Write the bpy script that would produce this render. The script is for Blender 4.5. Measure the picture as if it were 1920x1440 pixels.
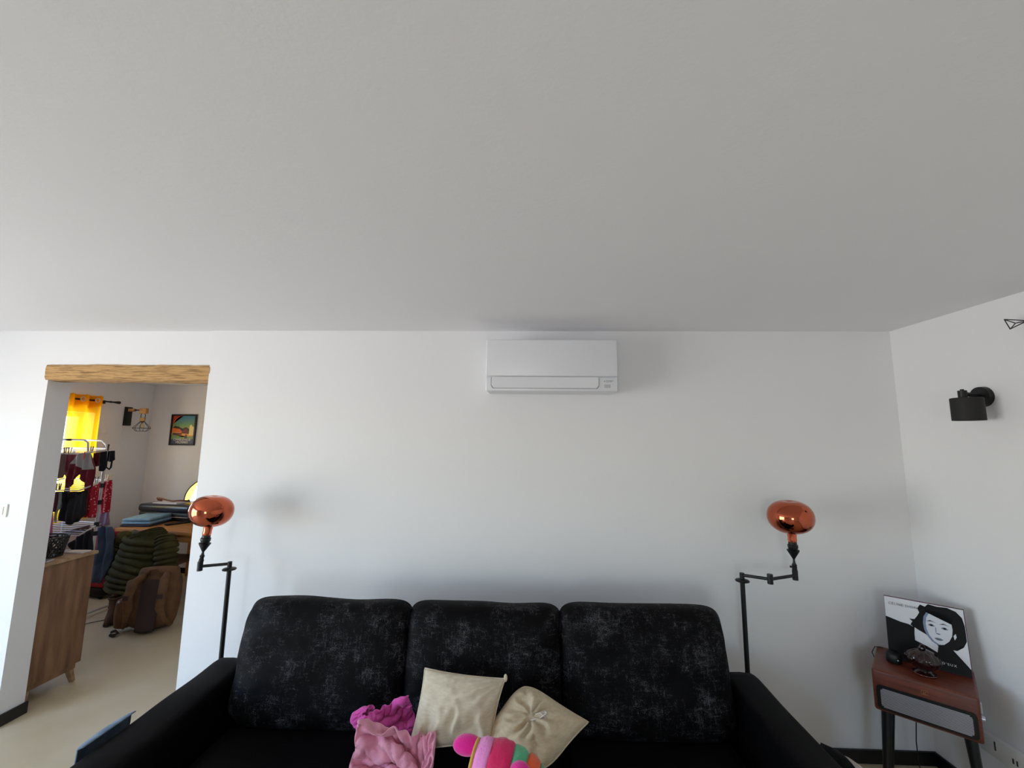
import bpy, bmesh, math, random
from mathutils import Vector, Matrix, noise
random.seed(7)
for o in list(bpy.data.objects): bpy.data.objects.remove(o)
SC = bpy.context.scene
COL = SC.collection
PI = math.pi

# ------------------------------------------------------------ camera
F, PITCH, YAW, ROLL, CAMZ = 799.7, .1314, -.0353, .0104, 1.81
_cy, _sy, _cp, _sp = math.cos(YAW), math.sin(YAW), math.cos(PITCH), math.sin(PITCH)
FW = Vector((_sy*_cp, _cy*_cp, _sp)); _r = Vector((_cy, -_sy, 0)); _u = _r.cross(FW)
RT = math.cos(ROLL)*_r + math.sin(ROLL)*_u
UP = -math.sin(ROLL)*_r + math.cos(ROLL)*_u
CAM = Vector((0, 0, CAMZ))
cd = bpy.data.cameras.new('camera'); cam = bpy.data.objects.new('camera', cd); COL.objects.link(cam)
cd.sensor_width = 36; cd.lens = F/1920*36; cd.clip_start = .02
m3 = Matrix((RT, UP, -FW)).transposed()
cam.matrix_world = Matrix.Translation(CAM) @ m3.to_4x4()
SC.camera = cam

# ------------------------------------------------------------ colour management, world, daylight
vs = SC.view_settings
vs.view_transform = 'Standard'; vs.look = 'None'; vs.gamma = 1; vs.use_curve_mapping = False
vs.exposure = 0.0
SC.cycles.use_denoising = True
SC.cycles.max_bounces = 14; SC.cycles.diffuse_bounces = 10; SC.cycles.glossy_bounces = 6
SC.cycles.sample_clamp_indirect = 8
SC.cycles.caustics_reflective = False; SC.cycles.caustics_refractive = False
W = bpy.data.worlds.new('world'); SC.world = W; W.use_nodes = True
nt = W.node_tree; nt.nodes.clear()
out = nt.nodes.new('ShaderNodeOutputWorld'); bg = nt.nodes.new('ShaderNodeBackground')
sky = nt.nodes.new('ShaderNodeTexSky'); sky.sky_type = 'NISHITA'; sky.sun_disc = False
sky.sun_elevation = math.radians(48); sky.sun_rotation = math.radians(200); sky.air_density = 1.0; sky.dust_density = .3; sky.ozone_density = 4
tc = nt.nodes.new('ShaderNodeTexCoord'); sep = nt.nodes.new('ShaderNodeSeparateXYZ')
mr = nt.nodes.new('ShaderNodeMapRange'); mr.inputs[1].default_value = -.02; mr.inputs[2].default_value = .02
mx = nt.nodes.new('ShaderNodeMix'); mx.data_type = 'RGBA'
SKY_GAIN = .33
sc_ = nt.nodes.new('ShaderNodeVectorMath'); sc_.operation = 'SCALE'; sc_.inputs['Scale'].default_value = SKY_GAIN
GROUND = (2.02, 2.0, 1.94, 1)    # sunlit terrace and lawn outside
mx.inputs[6].default_value = GROUND
nt.links.new(tc.outputs['Generated'], sep.inputs[0]); nt.links.new(sep.outputs[2], mr.inputs[0])
nt.links.new(mr.outputs[0], mx.inputs[0]); nt.links.new(sky.outputs[0], sc_.inputs[0]); nt.links.new(sc_.outputs[0], mx.inputs[7])
nt.links.new(mx.outputs[2], bg.inputs[0]); nt.links.new(bg.outputs[0], out.inputs[0])
bg.inputs[1].default_value = 5.15

def portal(name, c, sx, sy, rot):
    l = bpy.data.lights.new(name, 'AREA'); l.shape = 'RECTANGLE'; l.size = sx; l.size_y = sy; l.cycles.is_portal = True
    o = bpy.data.objects.new(name, l); COL.objects.link(o); o.location = c; o.rotation_euler = rot
# room measures
D, DL, DB = 2.778, 2.793, 2.945       # sofa wall face, doorway wall face, back face of the wall
XR, XL, YF = 2.347, -4.6, -4.2       # right wall, left wall, wall behind the viewer
HC = 2.534
X2, Y2, X2R = -5.295, 5.85, -1.6      # the further room
JX, MX = -3.29, -2.149                # door opening
WIN = (-1.1, 1.75, .05, 2.2)    # glazed door opening in the left wall: y0 y1 z0 z1
WIN3 = (-1.7, -.5, .6, 2.1)    # wide window behind the viewer (x0 x1 z0 z1)
WIN2 = (3.9, 5.06, .95, 2.09)         # window of the further room
portal('daylight_portal', (XL-.3, (WIN[0]+WIN[1])/2, (WIN[2]+WIN[3])/2), WIN[3]-WIN[2], WIN[1]-WIN[0], (0, -PI/2, 0))
portal('daylight_portal', ((WIN3[0]+WIN3[1])/2, YF-.3, (WIN3[2]+WIN3[3])/2), WIN3[1]-WIN3[0], WIN3[3]-WIN3[2], (PI/2, 0, 0))
portal('daylight_portal', (X2-.3, (WIN2[0]+WIN2[1])/2, (WIN2[2]+WIN2[3])/2), WIN2[3]-WIN2[2], WIN2[1]-WIN2[0], (0, -PI/2, 0))

# ------------------------------------------------------------ helpers
def ray(u, v): return FW + RT*((u-960)/F) + UP*((720-v)/F)
def at(u, v, X=None, Y=None, Z=None):
    d = ray(u, v)
    t = X/d.x if X is not None else (Y/d.y if Y is not None else (Z-CAMZ)/d.z)
    return CAM + d*t
def lin(c):
    f = lambda x: x/12.92 if x <= .04045 else ((x+.055)/1.055)**2.4
    return (f(c[0]/255), f(c[1]/255), f(c[2]/255), 1)
MATS = {}
def mat(name, c, rough=.6, metal=0, var=0, scale=8, stretch=(1, 1, 1), c2=None, bump=0, bscale=60, sheen=0, spec=.5, coat=0, trans=0, detail=4, lo=.35, hi=.65):
    if name in MATS: return MATS[name]
    m = bpy.data.materials.new(name); m.use_nodes = True; n = m.node_tree; b = n.nodes['Principled BSDF']
    b.inputs['Base Color'].default_value = lin(c); b.inputs['Roughness'].default_value = rough; b.inputs['Metallic'].default_value = metal
    b.inputs['Specular IOR Level'].default_value = spec
    if sheen: b.inputs['Sheen Weight'].default_value = sheen; b.inputs['Sheen Roughness'].default_value = .4
    if coat: b.inputs['Coat Weight'].default_value = coat
    if trans: b.inputs['Transmission Weight'].default_value = trans
    if c2 or bump:
        t = n.nodes.new('ShaderNodeTexCoord'); mp = n.nodes.new('ShaderNodeMapping'); mp.inputs['Scale'].default_value = stretch
        n.links.new(t.outputs['Object'], mp.inputs[0])
    if c2:
        nz = n.nodes.new('ShaderNodeTexNoise'); nz.inputs['Scale'].default_value = scale; nz.inputs['Detail'].default_value = detail
        rp = n.nodes.new('ShaderNodeValToRGB'); rp.color_ramp.elements[0].position = lo; rp.color_ramp.elements[1].position = hi
        rp.color_ramp.elements[0].color = lin(c); rp.color_ramp.elements[1].color = lin(c2)
        n.links.new(mp.outputs[0], nz.inputs[0]); n.links.new(nz.outputs[0], rp.inputs[0]); n.links.new(rp.outputs[0], b.inputs['Base Color'])
    if bump:
        nb = n.nodes.new('ShaderNodeTexNoise'); nb.inputs['Scale'].default_value = bscale; nb.inputs['Detail'].default_value = 3
        bp = n.nodes.new('ShaderNodeBump'); bp.inputs['Strength'].default_value = bump; bp.inputs['Distance'].default_value = .01
        n.links.new(mp.outputs[0], nb.inputs[0]); n.links.new(nb.outputs[0], bp.inputs['Height']); n.links.new(bp.outputs[0], b.inputs['Normal'])
    MATS[name] = m
    return m

RM = {}
def link(o, parent=None):
    COL.objects.link(o)
    if parent: o.parent = parent
def tag(o, label=None, cat=None, group=None, kind=None):
    if label: o['label'] = label
    if cat: o['category'] = cat
    if group: o['group'] = group
    if kind: o['kind'] = kind
    return o
def thing(name, loc, rz, label, cat, group=None):
    o = bpy.data.objects.new(name, None); o.empty_display_size = .1; COL.objects.link(o)
    o.location = loc; o.rotation_euler = (0, 0, rz)
    RM[o.name] = Matrix.Translation(Vector(loc)) @ Matrix.Rotation(rz, 4, 'Z')
    return tag(o, label, cat, group)
def obj(name, bm, m, parent=None, smooth=False, world=False, label=None, origin=None):
    """one mesh object; world=True: the vertices are world coordinates, moved into the parent's frame"""
    if world and parent: bm.transform(RM[parent.name].inverted())
    if origin is not None: bm.transform(Matrix.Translation(-Vector(origin)))
    bmesh.ops.recalc_face_normals(bm, faces=bm.faces)
    me = bpy.data.meshes.new(name); bm.to_mesh(me); bm.free()
    for p in me.polygons: p.use_smooth = smooth
    for mm in (m if isinstance(m, (list, tuple)) else [m]): me.materials.append(mm)
    o = bpy.data.objects.new(name, me); link(o, parent)
    if origin is not None: o.location = origin
    if parent: RM[o.name] = RM[parent.name]
    if label: o['label'] = label
    return o
def one(name, bm, m, label, cat, smooth=False, group=None):
    """a thing that is one mesh, built in world coordinates, origin at its base"""
    xs = [v.co for v in bm.verts]
    o = (sum(v.x for v in xs)/len(xs), sum(v.y for v in xs)/len(xs), min(v.z for v in xs))
    ob = tag(obj(name, bm, m, smooth=smooth, origin=o), label, cat, group)
    RM[ob.name] = Matrix.Translation(Vector(o))
    return ob
def struct(name, bm, m, label, cat=None, parent=None):
    o = obj(name, bm, m, parent)
    if not parent: tag(o, label, cat, kind='structure')
    return o
def NB(): return bmesh.new()
def smooth_by_angle(o, ang=40):
    me = o.data
    for p in me.polygons: p.use_smooth = True
    me.set_sharp_from_angle(angle=math.radians(ang))
    return o
def box(bm, lo, hi, bev=0, seg=2):
    r = bmesh.ops.create_cube(bm, size=1)
    vs_ = r['verts']; lo = Vector(lo); hi = Vector(hi)
    for v in vs_: v.co = Vector(((lo.x+hi.x)/2 + v.co.x*(hi.x-lo.x), (lo.y+hi.y)/2 + v.co.y*(hi.y-lo.y), (lo.z+hi.z)/2 + v.co.z*(hi.z-lo.z)))
    if bev:
        es = list({e for v in vs_ for e in v.link_edges})
        bmesh.ops.bevel(bm, geom=es, offset=bev, segments=seg, affect='EDGES', profile=.5)
    return bm
def rod(bm, a, b, r0, r1=None, n=12, cap=True):
    a = Vector(a); b = Vector(b); r1 = r0 if r1 is None else r1
    d = b-a; q = d.to_track_quat('Z', 'Y').to_matrix().to_4x4()
    bmesh.ops.create_cone(bm, cap_ends=cap, cap_tris=False, segments=n, radius1=r0, radius2=r1, depth=d.length, matrix=Matrix.Translation((a+b)/2) @ q)
    return bm
def tube(bm, pts, r, n=8, closed=False):
    pts = [Vector(p) for p in pts]; N = len(pts); rings = []
    rr = r if isinstance(r, (list, tuple)) else [r]*N
    up = None
    for i in range(N):
        t = (pts[(i+1) % N]-pts[i-1]) if closed else (pts[min(i+1, N-1)]-pts[max(i-1, 0)])
        t.normalize()
        if up is None: up = t.orthogonal().normalized()
        up = (up - t*up.dot(t)); up = up.normalized() if up.length > 1e-6 else t.orthogonal().normalized()
        w = t.cross(up)
        rings.append([bm.verts.new(pts[i] + (up*math.cos(2*PI*k/n) + w*math.sin(2*PI*k/n))*rr[i]) for k in range(n)])
    for i in range(N if closed else N-1):
        A, B = rings[i], rings[(i+1) % N]
        for k in range(n): bm.faces.new((A[k], A[(k+1) % n], B[(k+1) % n], B[k]))
    if not closed: bm.faces.new(rings[0][::-1]); bm.faces.new(rings[-1])
    return bm
def lathe(bm, prof, n=32, M=None, lobes=0, amp=0):
    """prof: list of (r, z)"""
    rings = []
    for r, z in prof:
        rg = []
        for k in range(n):
            a = 2*PI*k/n; rr = r*(1+amp*abs(math.sin(lobes*a/2))) if lobes else r
            rg.append(bm.verts.new((rr*math.cos(a), rr*math.sin(a), z)))
        rings.append(rg)
    nv = [v for g in rings for v in g]
    for A, B in zip(rings, rings[1:]):
        for k in range(n): bm.faces.new((A[k], A[(k+1) % n], B[(k+1) % n], B[k]))
    bm.faces.new(rings[0][::-1]); bm.faces.new(rings[-1])
    if M is not None: bmesh.ops.transform(bm, matrix=M, verts=nv)
    return bm
def prism(bm, poly, thick, M):
    """poly in local XY, extruded 0..thick along local Z, moved by M"""
    a = [bm.verts.new(M @ Vector((x, y, 0))) for x, y in poly]; b = [bm.verts.new(M @ Vector((x, y, thick))) for x, y in poly]
    n = len(poly)
    f1 = bm.faces.new(a[::-1]); f2 = bm.faces.new(b)
    for i in range(n): bm.faces.new((a[i], a[(i+1) % n], b[(i+1) % n], b[i]))
    bmesh.ops.triangulate(bm, faces=[f1, f2])
    return bm
def puff(bm, w, h, t, N=24, round_=.25, p=6, q=.4, pinch=0, wr=None, M=None, corner=0):
    """cushion in the XZ plane, thickness along Y; wr(u,v,side)->offset along Y"""
    grid = {}
    for s in (1, -1):
        for i in range(N+1):
            for j in range(N+1):
                u = -1+2*i/N; v = -1+2*j/N
                edge = i in (0, N) or j in (0, N)
                if s == -1 and edge: grid[s, i, j] = grid[1, i, j]; continue
                x = u*math.sqrt(1-round_*v*v/2); z = v*math.sqrt(1-round_*u*u/2)
                x *= 1-pinch*(1-v*v); z *= 1-pinch*(1-u*u)
                if corner:
                    mm_ = max(abs(u), abs(v)); rr_ = (abs(u)**corner+abs(v)**corner)**(1/corner)
                    if rr_ > 0: x *= mm_/rr_; z *= mm_/rr_
                y = s*t/2*max(0, (1-abs(u)**p)*(1-abs(v)**p))**q
                if wr: y += wr(u, v, s)*(1 if not edge else .3)
                grid[s, i, j] = bm.verts.new((x*w/2, -y, z*h/2))
    for s in (1, -1):
        for i in range(N):
            for j in range(N):
                f = (grid[s, i, j], grid[s, i+1, j], grid[s, i+1, j+1], grid[s, i, j+1])
                try: bm.faces.new(f if s == 1 else f[::-1])
                except ValueError: pass
    if M is not None: bm.transform(M)
    return bm
def text_bm(s, size, M, depth=.0004, align='LEFT', space=1.0):
    cu = bpy.data.curves.new('t', 'FONT'); cu.body = s; cu.size = size; cu.extrude = depth/2; cu.align_x = align; cu.space_character = space; cu.resolution_u = 3
    o = bpy.data.objects.new('t', cu); COL.objects.link(o)
    dg = bpy.context.evaluated_depsgraph_get(); me = bpy.data.meshes.new_from_object(o.evaluated_get(dg))
    bm = bmesh.new(); bm.from_mesh(me); bm.transform(M)
    bpy.data.objects.remove(o); bpy.data.curves.remove(cu); bpy.data.meshes.remove(me)
    return bm
def frame_m(o, x, y):
    """matrix with origin o, local x and y axes"""
    x = Vector(x).normalized(); y = Vector(y); y = (y - x*y.dot(x)).normalized(); z = x.cross(y)
    return Matrix.Translation(Vector(o)) @ Matrix((x, y, z)).transposed().to_4x4()
def thicken(bm, vec):
    r = bmesh.ops.extrude_face_region(bm, geom=bm.faces[:], use_keep_orig=True)
    bmesh.ops.translate(bm, verts=[v for v in r['geom'] if isinstance(v, bmesh.types.BMVert)], vec=vec)
    return bm
def cloth(bm, pts, thick=.008, wave=.015, wl=.08, axis=None, seed=0, cuts=3, push=(0, -1, 0)):
    """a hanging sheet from an outline of world points: filled, subdivided, waved and given thickness"""
    vsx = [bm.verts.new(p) for p in pts]
    f = bm.faces.new(vsx); bmesh.ops.triangulate(bm, faces=[f])
    for _ in range(2): bmesh.ops.subdivide_edges(bm, edges=bm.edges[:], cuts=cuts-1, use_grid_fill=True)
    pd = Vector(push)
    for v in bm.verts:
        c = v.co; k = math.sin((c.x+c.y*.6)/wl*2*PI + 1.7*noise.noise(c*5+Vector((seed, 0, 0)))) + .7*noise.noise(c*9+Vector((seed, 3, 0)))
        v.co = c + pd*(wave*k)
    return thicken(bm, pd*-thick)

# ------------------------------------------------------------ materials of the setting
M_wall = mat('wall_paint', (230, 230, 232), .75, bump=.05, bscale=90)
M_ceil = mat('ceiling_paint', (232, 231, 234), .85, bump=.05, bscale=70)
M_floor = mat('floor_tile', (196, 182, 152), .42, c2=(207, 195, 168), scale=2.2, detail=6, bump=.03, bscale=20)
M_black_base = mat('black_skirting', (16, 15, 16), .35)
M_frame = mat('window_frame_paint', (225, 225, 222), .4)
M_black = mat('black_metal', (17, 17, 18), .42, metal=.2)
M_beam = mat('old_oak', (206, 164, 110), .9, c2=(104, 70, 40), scale=6, stretch=(1.3, 12, 22), detail=10, lo=.46, hi=.74, bump=1.0, bscale=10)

# ------------------------------------------------------------ the setting
struct('floor', box(NB(), (X2-.3, YF-.3, -.12), (XR+.3, Y2+.3, 0)), M_floor, 'pale beige smooth tiled floor running through the doorway')
struct('ceiling', box(NB(), (X2-.3, YF-.3, HC), (XR+.3, Y2+.3, HC+.2)), M_ceil, 'plain white painted ceiling over the whole room')
struct('wall_back', box(NB(), (MX, D, 0), (XR, DB, HC)), M_wall, 'white painted wall behind the black sofa')
bm = NB(); box(bm, (X2-.3, DL, 0), (JX, DB, HC)); box(bm, (JX, DL, 2.296), (MX, DB, HC))
struct('wall_doorway', bm, M_wall, 'bright white wall around the doorway with a light switch')
struct('wall_right', box(NB(), (XR, YF-.3, 0), (XR+.3, Y2+.3, HC)), M_wall, 'white painted side wall with the black spot lamp')
def wall_with_hole(axis, c0, c1, a0, a1, hole):
    bm = NB(); h0, h1, z0, z1 = hole
    def b(s0, s1, zz0, zz1):
        if axis == 'X': box(bm, (c0, s0, zz0), (c1, s1, zz1))
        else: box(bm, (s0, c0, zz0), (s1, c1, zz1))
    b(a0, h0, 0, HC); b(h1, a1, 0, HC); b(h0, h1, z1, HC)
    if z0 > 0: b(h0, h1, 0, z0)
    return bm
struct('wall_left', wall_with_hole('X', XL-.3, XL, YF-.3, DL, WIN), M_wall, 'white wall with the tall glazed door, left of the view')
struct('wall_front', wall_with_hole('Y', YF-.3, YF, XL, XR, WIN3), M_wall, 'white wall behind the viewer with a wide window')
struct('wall_window_side', wall_with_hole('X', X2-.3, X2, DB, Y2+.3, WIN2), M_wall, 'wall of the further room with the curtained window')
struct('wall_far', box(NB(), (X2, Y2, 0), (X2R+.3, Y2+.3, HC)), M_wall, 'far wall of the further room with a framed poster')
struct('wall_far_right', box(NB(), (X2R, DB, 0), (X2R+.3, Y2, HC)), M_wall, 'side wall of the further room hidden behind the sofa wall')
# skirting
bh, bt = .072, .014
struct('baseboard_back', box(NB(), (MX, D-bt, 0), (XR, D, bh), .003), M_black_base, 'black skirting board along the sofa wall')
struct('baseboard_right', box(NB(), (XR-bt, YF, 0), (XR, D-bt, bh), .003), M_black_base, 'black skirting board along the right wall')
bm = NB(); box(bm, (XL, DL-bt, 0), (JX+bt, DL, bh), .003); box(bm, (JX, DL, 0), (JX+bt, DB+bt, bh), .003)
struct('baseboard_doorway', bm, M_black_base, 'black skirting board round the left door jamb')
struct('baseboard_far', box(NB(), (X2, Y2-bt, 0), (X2R, Y2, bh), .003), M_black_base, 'black skirting board on the far room wall')
# oak lintel, rough hewn
bm = NB(); nx, nr = 70, 24
bx0, bx1, by0, by1, bz0, bz1 = JX-.012, MX+.004, DL-.016, DB+.01, 2.186, 2.298
rings = []
for i in range(nx+1):
    x = bx0 + (bx1-bx0)*i/nx; rg = []
    for k in range(nr):
        a = 2*PI*k/nr; ca, sa = math.cos(a), math.sin(a)
        s = 1/max(abs(ca), abs(sa)); s = min(s, 1.30)
        c = Vector((x, (by0+by1)/2 + ca*s*(by1-by0)/2, (bz0+bz1)/2 + sa*s*(bz1-bz0)/2))
        dn = .007*noise.noise(Vector((x*5, c.y*14, c.z*14))) + .005*noise.noise(Vector((x*17, c.y*40, c.z*40)))
        lowf = .010*noise.noise(Vector((x*2.3, 5, 2)))*(1 if sa < -.3 else .15)
        c += Vector((0, ca, sa))*dn + Vector((0, 0, -1))*lowf
        rg.append(bm.verts.new(c))
    rings.append(rg)
for A, B in zip(rings, rings[1:]):
    for k in range(nr): bm.faces.new((A[k], A[(k+1) % nr], B[(k+1) % nr], B[k]))
bm.faces.new(rings[0][::-1]); bm.faces.new(rings[-1])
o = struct('trim_1', bm, M_beam, 'rough old oak beam spanning the top of the doorway'); smooth_by_angle(o, 50)

# windows
M_pane = bpy.data.materials.new('window_glass'); M_pane.use_nodes = True
_n = M_pane.node_tree; _n.nodes.remove(_n.nodes['Principled BSDF']); _t = _n.nodes.new('ShaderNodeBsdfTransparent'); _g = _n.nodes.new('ShaderNodeBsdfGlossy'); _g.inputs['Roughness'].default_value = .01
_m = _n.nodes.new('ShaderNodeMixShader'); _m.inputs[0].default_value = .06; _n.links.new(_t.outputs[0], _m.inputs[1]); _n.links.new(_g.outputs[0], _m.inputs[2]); _n.links.new(_m.outputs[0], _n.nodes['Material Output'].inputs[0])
def window(name, X, hole, axis, panes, label):
    h0, h1, z0, z1 = hole
    w = thing(name, (X, (h0+h1)/2, z0) if axis == 'X' else ((h0+h1)/2, X, z0), 0, None, None); w['kind'] = 'structure'; w['label'] = label
    t = .05
    def part(n, s0, s1, zz0, zz1, m, d=.03):
        bm = NB()
        if axis == 'X': box(bm, (X-d, s0, zz0), (X+d, s1, zz1), .004)
        else: box(bm, (s0, X-d, zz0), (s1, X+d, zz1), .004)
        obj(n, bm, m, w, world=True)
    part('frame_stile', h0, h0+t, z0, z1, M_frame); part('frame_stile', h1-t, h1, z0, z1, M_frame)
    part('frame_rail', h0+t, h1-t, z1-t, z1, M_frame); part('frame_rail', h0+t, h1-t, z0, z0+t, M_frame)
    for k in range(1, panes): c = h0+(h1-h0)*k/panes; part('mullion', c-t*.7, c+t*.7, z0+t, z1-t, M_frame)
    for k in range(panes): part('glass_pane', h0+(h1-h0)*k/panes+t*.7, h0+(h1-h0)*(k+1)/panes-t*.7, z0+t, z1-t, M_pane, .004)
window('window_2', XL-.12, WIN, 'X', 2, 'tall glazed double door in the left wall, outside the view')
window('window_1', X2-.18, WIN2, 'X', 2, 'bright daylit window behind the yellow curtain')
window('window_3', YF-.12, WIN3, 'Y', 3, 'wide window in the wall behind the viewer')

# ------------------------------------------------------------ air conditioner
M_ac = mat('ac_plastic', (222, 223, 228), .32); M_gap = mat('dark_gap', (58, 58, 60), .6); M_grey = mat('grey_print', (120, 120, 126), .5); M_sens = mat('sensor_grey', (186, 186, 190), .3)
ax0, ax1, az0, az1, ayf = -.251, .547, 2.106, 2.424, D-.22
ac = thing('air_conditioner', ((ax0+ax1)/2, D, az0), 0, 'white split air conditioner unit high on the wall above the sofa', 'air conditioner')
obj('body', box(NB(), (ax0, ayf+.012, az0+.004), (ax1, D-.001, az1), .012, 3), M_ac, ac, world=True)
zs = az0 + .088
smooth_by_angle(obj('front_panel', box(NB(), (ax0, ayf-.002, zs+.003), (ax1, ayf+.02, az1), .007, 3), M_ac, ac, world=True))
smooth_by_angle(obj('lower_casing', box(NB(), (ax0, ayf+.002, az0), (ax1, ayf+.03, zs-.001), .008, 3), M_ac, ac, world=True))
vx0, vx1 = ax0+.036, ax1-.116
P = [(vx0, zs-.002), (vx0, az0+.034), (vx0+.012, az0+.018), (vx1-.012, az0+.018), (vx1, az0+.034), (vx1, zs-.002)]
def xz(P, y, th, M=None): # prism in XZ plane growing towards the viewer
    return prism(NB(), P, th, Matrix.Translation((0, y, 0)) @ Matrix.Rotation(PI/2, 4, 'X'))
obj('vane_gap', xz([(x+(.003 if x > 0 else -.003), z-.002) for x, z in P], ayf+.004, .003), M_gap, ac, world=True)
smooth_by_angle(obj('air_vane', xz(P, ayf+.003, .006), M_ac, ac, world=True))
lx, lz = ax1-.080, az0+.062
bm = NB()
for dx, dz, a in ((0, .0053, 0), (-.0046, -.0027, 1), (.0046, -.0027, 2)):
    ang = [PI/2, PI/2+2*PI/3, PI/2-2*PI/3][a]
    d = Vector((math.cos(ang), math.sin(ang))); e = Vector((-d.y, d.x)); L = .0062
    pp = [(0, 0), tuple(d*L*.5+e*L*.29), tuple(d*L), tuple(d*L*.5-e*L*.29)]
    prism(bm, [(lx+x, lz+z) for x, z in pp], .0006, Matrix.Translation((0, ayf+.002, 0)) @ Matrix.Rotation(PI/2, 4, 'X'))
obj('logo', bm, M_grey, ac, world=True)
MT = Matrix.Translation((lx+.009, ayf+.0018, lz+.0005)) @ Matrix.Rotation(PI/2, 4, 'X')
obj('lettering', text_bm('MITSUBISHI', .0085, MT), M_grey, ac, world=True)
MT = Matrix.Translation((lx+.009, ayf+.0018, lz-.0065)) @ Matrix.Rotation(PI/2, 4, 'X')
obj('lettering', text_bm('ELECTRIC', .0085, MT), M_grey, ac, world=True)
obj('sensor_window', box(NB(), (lx-.003, ayf+.0005, az0+.022), (lx+.036, ayf+.006, az0+.044), .002), M_sens, ac, world=True)
obj('indicator_light', rod(NB(), (lx+.050, ayf+.004, az0+.044), (lx+.050, ayf+.0008, az0+.044), .003), M_sens, ac, world=True)

# ------------------------------------------------------------ floor lamps
M_copper = mat('copper_mirror_glass', (190, 98, 70), .035, metal=1)
M_neck = mat('copper_glass_neck', (230, 120, 88), .12, metal=.75)
def floor_lamp(base, elbows, bulb, brad, bh_, label, tilt=(0, 0)):
    t = thing('floor_lamp', (base.x, base.y, 0), 0, label, 'floor lamp', 'black swing-arm floor lamps with copper bulbs')
    top = base.z
    o = obj('base', lathe(NB(), [(.115, 0), (.118, .006), (.112, .016), (.03, .024), (.016, .04)], 32, Matrix.Translation((base.x, base.y, 0))), M_black, t, world=True); smooth_by_angle(o)
    o = obj('pole', rod(NB(), (base.x, base.y, .02), (base.x, base.y, top), .0125, n=16), M_black, t, world=True); smooth_by_angle(o)
    o = obj('collar', lathe(NB(), [(.012, -.010), (.036, -.004), (.038, 0), (.034, .005), (.013, .010)], 24, Matrix.Translation((base.x, base.y, top-.042))), M_black, t, world=True); smooth_by_angle(o)
    pts = [Vector((base.x, base.y, top-.012))] + elbows
    for i, (a, b) in enumerate(zip(pts, pts[1:])):
        o = obj('arm', rod(NB(), a, b, .0085, n=12), M_black, t, world=True); smooth_by_angle(o)
        o = obj('joint', rod(NB(), b-Vector((0, 0, .024)), b+Vector((0, 0, .026)), .0145, n=16), M_black, t, world=True); smooth_by_angle(o)
    e = pts[-1]; dirv = (bulb-e).normalized()
    Mx = Matrix.Translation(e) @ dirv.to_track_quat('Z', 'Y').to_matrix().to_4x4()
    L = (bulb-e).length; zb = L - bh_*.5    # start of the globe
    s0 = zb-.052
    o = obj('stem', lathe(NB(), [(.010, .02), (.014, .03), (.010, .045), (.013, .058), (.0075, .068), (.0055, .08), (.0055, s0-.085)], 16, Mx), M_black, t, world=True); smooth_by_angle(o)
    o2 = obj('thumb_screw', rod(NB(), Mx @ Vector((-.022, 0, .045)), Mx @ Vector((.012, 0, .045)), .006, n=10), M_black, t, world=True)
    o = obj('socket', lathe(NB(), [(.005, s0-.09), (.008, s0-.085), (.030, s0-.045), (.031, s0-.04), (.022, s0-.036), (.0235, s0-.03), (.026, s0-.025), (.026, s0-.012), (.0215, s0-.008), (.021, s0+.008)], 24, Mx), M_black, t, world=True); smooth_by_angle(o, 30)
    prof = []
    for i in range(33):
        a = -PI/2 + PI*i/32
        r = brad*abs(math.cos(a))**.86; z = zb + bh_/2 + bh_/2*(abs(math.sin(a))**.94)*(1 if a > 0 else -1)
        if a < 0 and r < .026: continue
        if i == 32: r = .001
        if a > 1.15: z -= .010*((a-1.15)/.42)**2
        prof.append((r, z))
    g = obj('bulb', lathe(NB(), prof, 48, Mx), M_copper, t, smooth=True, world=True, label='copper mirrored flattened globe bulb')
    o = obj('bulb_neck', lathe(NB(), [(.021, s0+.004), (.023, s0+.018), (.022, s0+.03), (.026, zb+.01), (.030, zb+.02)], 24, Mx), M_neck, g, smooth=True, world=True)
    return t
LY = 2.58
b0 = at(431, 1056, Y=LY); b0.z = at(432, 1053, Y=LY).z
e1 = at(375, 1062, Y=LY-.06)
floor_lamp(b0, [e1], at(397, 958, Y=LY-.05), .114, .180, 'swing-arm floor lamp with copper bulb beside the doorway edge')
b0 = at(1391, 1074, Y=LY)
floor_lamp(b0, [at(1444, 1086, Y=LY-.10), at(1491, 1079, Y=LY-.02)], at(1482, 969, Y=LY-.04), .117, .182, 'swing-arm floor lamp with copper bulb nearer the record player')

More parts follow.
